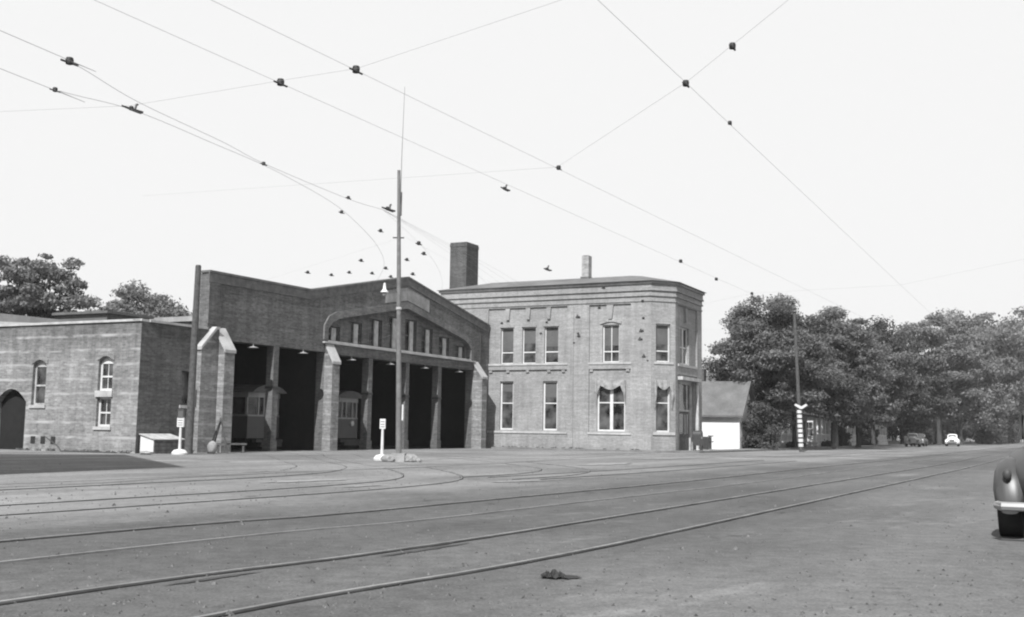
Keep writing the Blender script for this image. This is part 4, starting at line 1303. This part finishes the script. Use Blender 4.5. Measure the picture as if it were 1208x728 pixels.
# ------------------------------------------------------------------ houses
def house(name, label, u0_, u1_, y0_, y1_, hw, hr, wallm='white_wall', roofm='roof_grey', ridge='y', porch=False, chim=True):
    off = (u0_, y0_, 0)
    t = site_thing(name, label, 'house', u0_, y0_)
    m = MB(off)
    if ridge == 'y':
        m.prism([(u0_, 0), (u1_, 0), (u1_, hw), ((u0_ + u1_) / 2, hr - 0.1), (u0_, hw)], y0_, y1_, ID, 'd')
    else:
        m.prism([(y0_, 0), (y1_, 0), (y1_, hw), ((y0_ + y1_) / 2, hr - 0.1), (y0_, hw)], u0_, u1_, ID, 's')
    m.build('wall', wallm, t)
    m = MB(off)
    e = 0.35
    if ridge == 'y':
        c_ = (u0_ + u1_) / 2; sl_ = (hr - hw) / (c_ - u0_)
        m.prism([(u0_ - e, hw - e * sl_), (c_, hr), (u1_ + e, hw - e * sl_), (u1_ + e, hw - e * sl_ + 0.14), (c_, hr + 0.14), (u0_ - e, hw - e * sl_ + 0.14)], y0_ - e, y1_ + e, ID, 'd')
    else:
        c_ = (y0_ + y1_) / 2; sl_ = (hr - hw) / (c_ - y0_)
        m.prism([(y0_ - e, hw - e * sl_), (c_, hr), (y1_ + e, hw - e * sl_), (y1_ + e, hw - e * sl_ + 0.14), (c_, hr + 0.14), (y0_ - e, hw - e * sl_ + 0.14)], u0_ - e, u1_ + e, ID, 's')
    rf = m.build('roof', roofm, t)
    if chim:
        m = MB(off); cu, cy = (u0_ + u1_) / 2 + 0.3, (y0_ * 0.7 + y1_ * 0.3)
        m.box(cu - 0.3, cu + 0.3, cy - 0.3, cy + 0.3, hr - 0.8, hr + 1.1); m.build('chimney', 'chimney_brick', rf)
    if porch:
        m = MB(off); m.box(u0_, u1_, y0_ - 2.4, y0_ - 0.01, 0.0, 0.5); pf = m.build('porch', 'old_white', t)
        m = MB(off); m.prism([(y0_ - 2.6, 2.75), (y0_ - 0.01, 3.2), (y0_ - 0.01, 3.35), (y0_ - 2.6, 2.9)], u0_ - 0.1, u1_ + 0.1, ID, 's'); m.build('porch_roof', roofm, pf)
        n = 4
        for k in range(n):
            uu_ = u0_ + 0.15 + (u1_ - u0_ - 0.55) * k / (n - 1)
            m = MB(off); m.box(uu_, uu_ + 0.26, y0_ - 2.3, y0_ - 2.05, 0.5, 2.78); m.build('post', 'white_paint', pf)
        m = MB(off)
        m.box(u0_ + 0.1, u1_ - 0.1, y0_ - 2.25, y0_ - 2.19, 1.2, 1.28); m.box(u0_ + 0.1, u1_ - 0.1, y0_ - 2.25, y0_ - 2.19, 0.6, 0.66)
        k_ = u0_ + 0.2
        while k_ < u1_ - 0.3:
            m.box(k_, k_ + 0.05, y0_ - 2.24, y0_ - 2.2, 0.661, 1.199); k_ += 0.22
        m.build('railing', 'white_paint', pf)
        Fh = Frame((u0_, y0_), (1, 0), (0, 1)); L_ = u1_ - u0_
        window(t, Fh, 0.8, 1.8, 0.9, 2.5, -0.05, off, 0, 'old_white', sillproj=.1)
        window(t, Fh, L_ - 2.0, L_ - 1.0, 0.9, 2.5, -0.05, off, 0, 'old_white', sillproj=.1)
        m = MB(off); m.box(u0_ + L_ / 2 - 0.5, u0_ + L_ / 2 + 0.5, y0_ - 0.05, y0_ - 0.002, 0.5, 2.6); m.build('door', 'dark_wood', t)
    Fl = Frame((u0_, y0_), (0, 1), (1, 0))
    if hw > 3.2 and porch:
        for k in (1.2, 4.2):
            window(t, Fl, k, k + 0.95, 1.1, 2.6, -0.05, off, 0, 'old_white', sillproj=.1)
    return t
house('white_cottage', 'low white-walled cottage with a grey roof just right of the office', 47.2, 51.4, -12.0, 0.0, 2.75, 5.0, 'white_wall', 'roof_grey', 'y')
house('porch_house', 'white house with a railed porch behind the first street tree', 58.5, 66, -9.6, 2, 3.3, 6.5, 'white_wall', 'roof_dark', 'y', True)
house('porch_house', 'white porch house behind the striped pole', 72.5, 80, -10.2, 2, 3.3, 6.6, 'white_wall', 'roof_dark', 'y', True)
house('porch_house', 'white porch house behind the second street tree', 88, 96, -10.4, 2, 3.4, 7.0, 'white_wall', 'roof_dark', 'y', True)
house('porch_house', 'far white porch house near the parked cars', 108, 116, -10.6, 2, 3.4, 7.0, 'old_white', 'roof_dark', 'y', True)
house('porch_house', 'farthest white porch house beyond the parked cars', 134, 143, -10.6, 2, 3.4, 7.0, 'white_wall', 'roof_dark', 'y', True)

# ------------------------------------------------------------------ trees
def leaves_mesh(centers, rads, n, size, seed, up_bias=0.5):
    g = np.random.default_rng(seed)
    k = len(centers)
    C = np.array(centers); Rr = np.array(rads)
    wgt = Rr.mean(axis=1) ** 2; wgt /= wgt.sum()
    idx = g.choice(k, n, p=wgt)
    d = g.normal(size=(n, 3)); d /= np.linalg.norm(d, axis=1)[:, None]
    rad = g.random(n) ** 0.45
    P = C[idx] + d * Rr[idx] * rad[:, None] * (1 + g.normal(size=(n, 1)) * 0.12)
    nrm = d * 0.6 + g.normal(size=(n, 3)) * 0.7 + np.array([0, 0, up_bias])
    nrm /= np.linalg.norm(nrm, axis=1)[:, None]
    a = np.cross(nrm, g.normal(size=(n, 3))); a /= np.linalg.norm(a, axis=1)[:, None]
    b = np.cross(nrm, a)
    sz = size * (0.6 + 0.8 * g.random((n, 1)))
    V = np.empty((n, 4, 3))
    V[:, 0] = P - a * sz; V[:, 1] = P - b * sz * 0.55 - nrm * sz * 0.15; V[:, 2] = P + a * sz; V[:, 3] = P + b * sz * 0.55 - nrm * sz * 0.15
    return V.reshape(-1, 3), np.arange(n * 4).reshape(-1, 4)

def tree(label, x, y, h, r_, zlow, leaf, n, size, seed, name='street_tree', group=None, trunk_r=0.25, barkm='bark', squash=1.0, clumps=60, cone=0.0, lean=0.0):
    rs = random.Random(seed)
    t = thing(name, label, 'tree', (x, y, 0), 0, group)
    m = MB()
    zc = (h + zlow) / 2; hz_ = (h - zlow) / 2
    th = zlow + (h - zlow) * 0.35
    m.tube([(0, 0, 0), (0.05, 0.02, 0.3), (lean * .3, 0.05, th * 0.5), (lean * .6, 0.0, th)], [trunk_r * 1.35, trunk_r, trunk_r * 0.8, trunk_r * 0.6], 10)
    cents = []; rads = []
    for k in range(clumps):
        while True:
            d = Vector((rs.gauss(0, 1), rs.gauss(0, 1), rs.gauss(0, 1))).normalized()
            q = rs.random() ** 0.4
            px, py, pz = d.x * r_ * q, d.y * r_ * q * squash, d.z * hz_ * q * rs.uniform(0.85, 1.08)
            break
        rad = r_ * rs.choice((rs.uniform(0.08, 0.16), rs.uniform(0.14, 0.22), rs.uniform(0.2, 0.32)))
        kk = 1 + 0.12 * math.sin(3 * math.atan2(py, px) + seed) + 0.06 * math.sin(7 * pz / hz_ + seed) + rs.uniform(-0.14, 0.24)
        px *= kk; py *= kk
        fall = 1 - 0.12 * max(0, pz / hz_)
        cn = 1 + cone * 0.28 - cone * 0.85 * (pz / hz_ + 1) / 2
        px *= fall * cn; py *= fall * cn
        c = (px + lean, py, zc + pz * 0.93)
        cents.append(c); rads.append((rad * rs.uniform(0.9, 1.3), rad * rs.uniform(0.9, 1.3), rad * rs.uniform(0.4, 0.7)))
    for k in range(0, clumps, 2):
        c = Vector(cents[k]); s_ = Vector((lean * 0.5, 0, th * rs.uniform(0.65, 1.0)))
        mid_ = (s_ + c) / 2 + Vector((rs.uniform(-.3, .3), rs.uniform(-.3, .3), rs.uniform(0, .5)))
        m.tube([s_, mid_, c], [trunk_r * 0.42, trunk_r * 0.22, trunk_r * 0.06], 5)
    m.build('trunk', barkm, t, smooth=True, uv=False)
    V, Fq = leaves_mesh(cents, rads, n, size, seed)
    me = bpy.data.meshes.new('crown')
    nv = len(V)
    me.vertices.add(nv); me.vertices.foreach_set('co', V.ravel())
    me.loops.add(nv); me.loops.foreach_set('vertex_index', Fq.ravel().astype(np.int32))
    me.polygons.add(len(Fq)); me.polygons.foreach_set('loop_start', (np.arange(len(Fq)) * 4).astype(np.int32))
    me.update(calc_edges=True)
    me.materials.append(MATS[leaf])
    o = bpy.data.objects.new('crown', me); COL.objects.link(o); o.parent = t
    return t
G1 = 'trees along the street beyond the office'
def ts(u, y): q = W(u, y); return q.x, q.y
T_ = [
 (53.2, -12.7, 'large leafy street tree nearest the office', 12.5, 4.3, 1.5, 'leaf_mid', 75000, 0.10, 0.24, 'bark', 190),
 (60, -13.2, 'smaller dark tree just behind the striped pole', 11.2, 4.1, 2.5, 'leaf_dark', 24000, 0.13, 0.2, 'bark', 80),
 (69, -14.9, 'tall airy street tree with a bare pale trunk in the middle of the row', 13.2, 4.8, 2.1, 'leaf_mid', 60000, 0.115, 0.26, 'bark_pale', 180),
 (82, -14.8, 'low spreading tree right of the airy one', 11.8, 5.2, 1.5, 'leaf_mid', 42000, 0.13, 0.25, 'bark', 150),
 (97, -14.0, 'dark dense tree behind the parked cars', 14.6, 6.0, 1.8, 'leaf_dark', 38000, 0.16, 0.25, 'bark', 140),
 (112, -10.0, 'dark tree standing back from the street', 17.0, 6.0, 3.0, 'leaf_dark', 22000, 0.19, 0.25, 'bark', 80),
 (150, -16.0, 'tall pale elm towering over the end of the row', 20.8, 7.6, 3.0, 'leaf_pale', 44000, 0.21, 0.4, 'bark', 120),
 (176, -17.0, 'second pale elm right of the towering one', 23.4, 8.4, 1.6, 'leaf_pale', 36000, 0.24, 0.4, 'bark', 110),
 (226, -18.5, 'distant tree closing the end of the street', 32.0, 13.0, 0.2, 'leaf_pale', 30000, 0.33, 0.4, 'bark', 100),
 (300, -26.0, 'most distant broad tree at the right edge', 40.0, 19.0, 0.0, 'leaf_mid', 30000, 0.45, 0.5, 'bark', 110),
 (360, -48.0, 'hazy tree mass where the street runs out of sight', 26.0, 20.0, 0.3, 'leaf_mid', 22000, 0.5, 0.5, 'bark', 90),
 (175, 8, 'tree filling the gap behind the elms', 19.0, 11.0, 1.0, 'leaf_dark', 20000, 0.32, 0.3, 'bark', 70),
 (210, -12, 'low bushy tree under the farthest elms', 13.0, 9.0, -0.5, 'leaf_dark', 20000, 0.3, 0.3, 'bark', 90),
 (245, -15, 'dense low tree closing the gap at the end of the row', 13.0, 9.0, -0.5, 'leaf_dark', 20000, 0.3, 0.3, 'bark', 90),
 (112, 0, 'dark backyard tree behind the porch houses', 12.5, 7.0, 1.0, 'leaf_dark', 18000, 0.22, 0.3, 'bark', 70),
 (130, -13.0, 'mid green tree between the dark pair and the elms', 15.5, 7.0, 1.0, 'leaf_dark', 34000, 0.2, 0.3, 'bark', 120),
]
for i_, (u_, y_, lb, h_, rad_, zl, lf, n_, sz_, tr_, bk_, cl_) in enumerate(T_):
    x, y = ts(u_, y_)
    tree(lb, x, y, h_, rad_, zl, lf, n_, sz_, (i_ + 51) if i_ != 2 else 93, group=G1, trunk_r=tr_, barkm=bk_, clumps=cl_, cone=(0.3, 0.2, 0.55, 0.4, 0.3, 0.4, 0.2, 0.2)[i_] if i_ < 8 else 0.1)
G2 = 'trees beyond the annex roof'
tree('big dark tree above the annex at the far left', -33.0, 76, 13.3, 4.2, 3, 'leaf_pale', 42000, 0.13, 71, group=G2, clumps=140)
tree('lower tree to the right of the far left one', -31.0, 84, 9.6, 3.0, 3, 'leaf_mid', 12000, 0.16, 22, group=G2, clumps=40)
tree('rounded tree between the annex roof and the barn parapet', -31.4, 92, 13.2, 5.2, 2, 'leaf_pale', 50000, 0.14, 72, group=G2, squash=1, clumps=160)
tree('tree crown at the very edge left of the annex', -38, 78, 12.2, 4.2, 3, 'leaf_mid', 18000, 0.16, 24, group=G2, clumps=50)
# hedges under the street trees
def hedge(label, u_, y_, L_, h_, seed):
    q = W(u_, y_)
    cs = []; rd = []
    rs = random.Random(seed)
    for k in range(int(L_ * h_ * 2.0)):
        e_ = h_ / 4 + 0.1; cs.append((rs.uniform(0, L_), rs.uniform(-e_, e_), rs.uniform(0.15, h_ - 0.3) * rs.uniform(0.75, 1.1))); rd.append((0.3 + h_ * .14, 0.3 + h_ * .12, 0.25 + h_ * .08))
    V, Fq = leaves_mesh(cs, rd, int(L_ * h_ * (420 if L_ < 30 else 90)), 0.11 if L_ < 30 else 0.26, seed)
    me = bpy.data.meshes.new('hedge'); me.from_pydata(V.tolist(), [], Fq.tolist()); me.materials.append(MATS['leaf_dark'])
    o = bpy.data.objects.new('hedge', me); COL.objects.link(o); o.location = q; o.rotation_euler = (0, 0, SROT)
    return tag(o, label, 'hedge')
hedge('dark bushy hedge between the cottage and the first porch', 54.2, -11.5, 4, 1.9, 1)
hedge('tall lilac bush against the cottage gable end', 47.7, -13.2, 3.6, 3.5, 11)
hedge('low hedge in front of the first porch house', 61, -12.3, 7, 0.7, 2)
hedge('low hedge before the porch behind the striped pole', 72.5, -12.9, 9, 0.7, 3)
hedge('hedge between the middle porch houses', 83, -12.3, 5, 2.2, 4)
hedge('tall hedge beside the parked cars', 96.5, -12.6, 10, 2.3, 5)
hedge('hedge running under the pale elms', 140, -13.8, 40, 3.6, 6)
hedge('far hedge at the end of the street', 190, -20.5, 110, 6.5, 7)
# weeds at the foot of the annex and office walls
cs = []; rd = []
rs = random.Random(9)
for k in range(60):
    q = W(-0.25, rs.uniform(0, 22)); cs.append((q.x, q.y, 0.03)); rd.append((0.16, 0.16, 0.08))
for k in range(24):
    q = W(29.9 + rs.uniform(-.1, .1), -rs.uniform(0.5, 10.5)); cs.append((q.x, q.y, 0.12)); rd.append((0.12, 0.12, 0.07))
V, Fq = leaves_mesh(cs, rd, 5000, 0.035, 5)
me = bpy.data.meshes.new('weeds'); me.from_pydata(V.tolist(), [], Fq.tolist()); me.materials.append(MATS['leaf_mid'])
o = bpy.data.objects.new('weeds', me); COL.objects.link(o); tag(o, 'thin weeds growing along the foot of the brick walls', 'weeds', kind='stuff')

# ------------------------------------------------------------------ air
m = MB()
m.box(-500, 600, -100, 900, -1.0, 45.0)
o = m.build('haze', hz, None, uv=False)
tag(o, 'thin pale summer haze over the street', 'haze', kind='stuff')
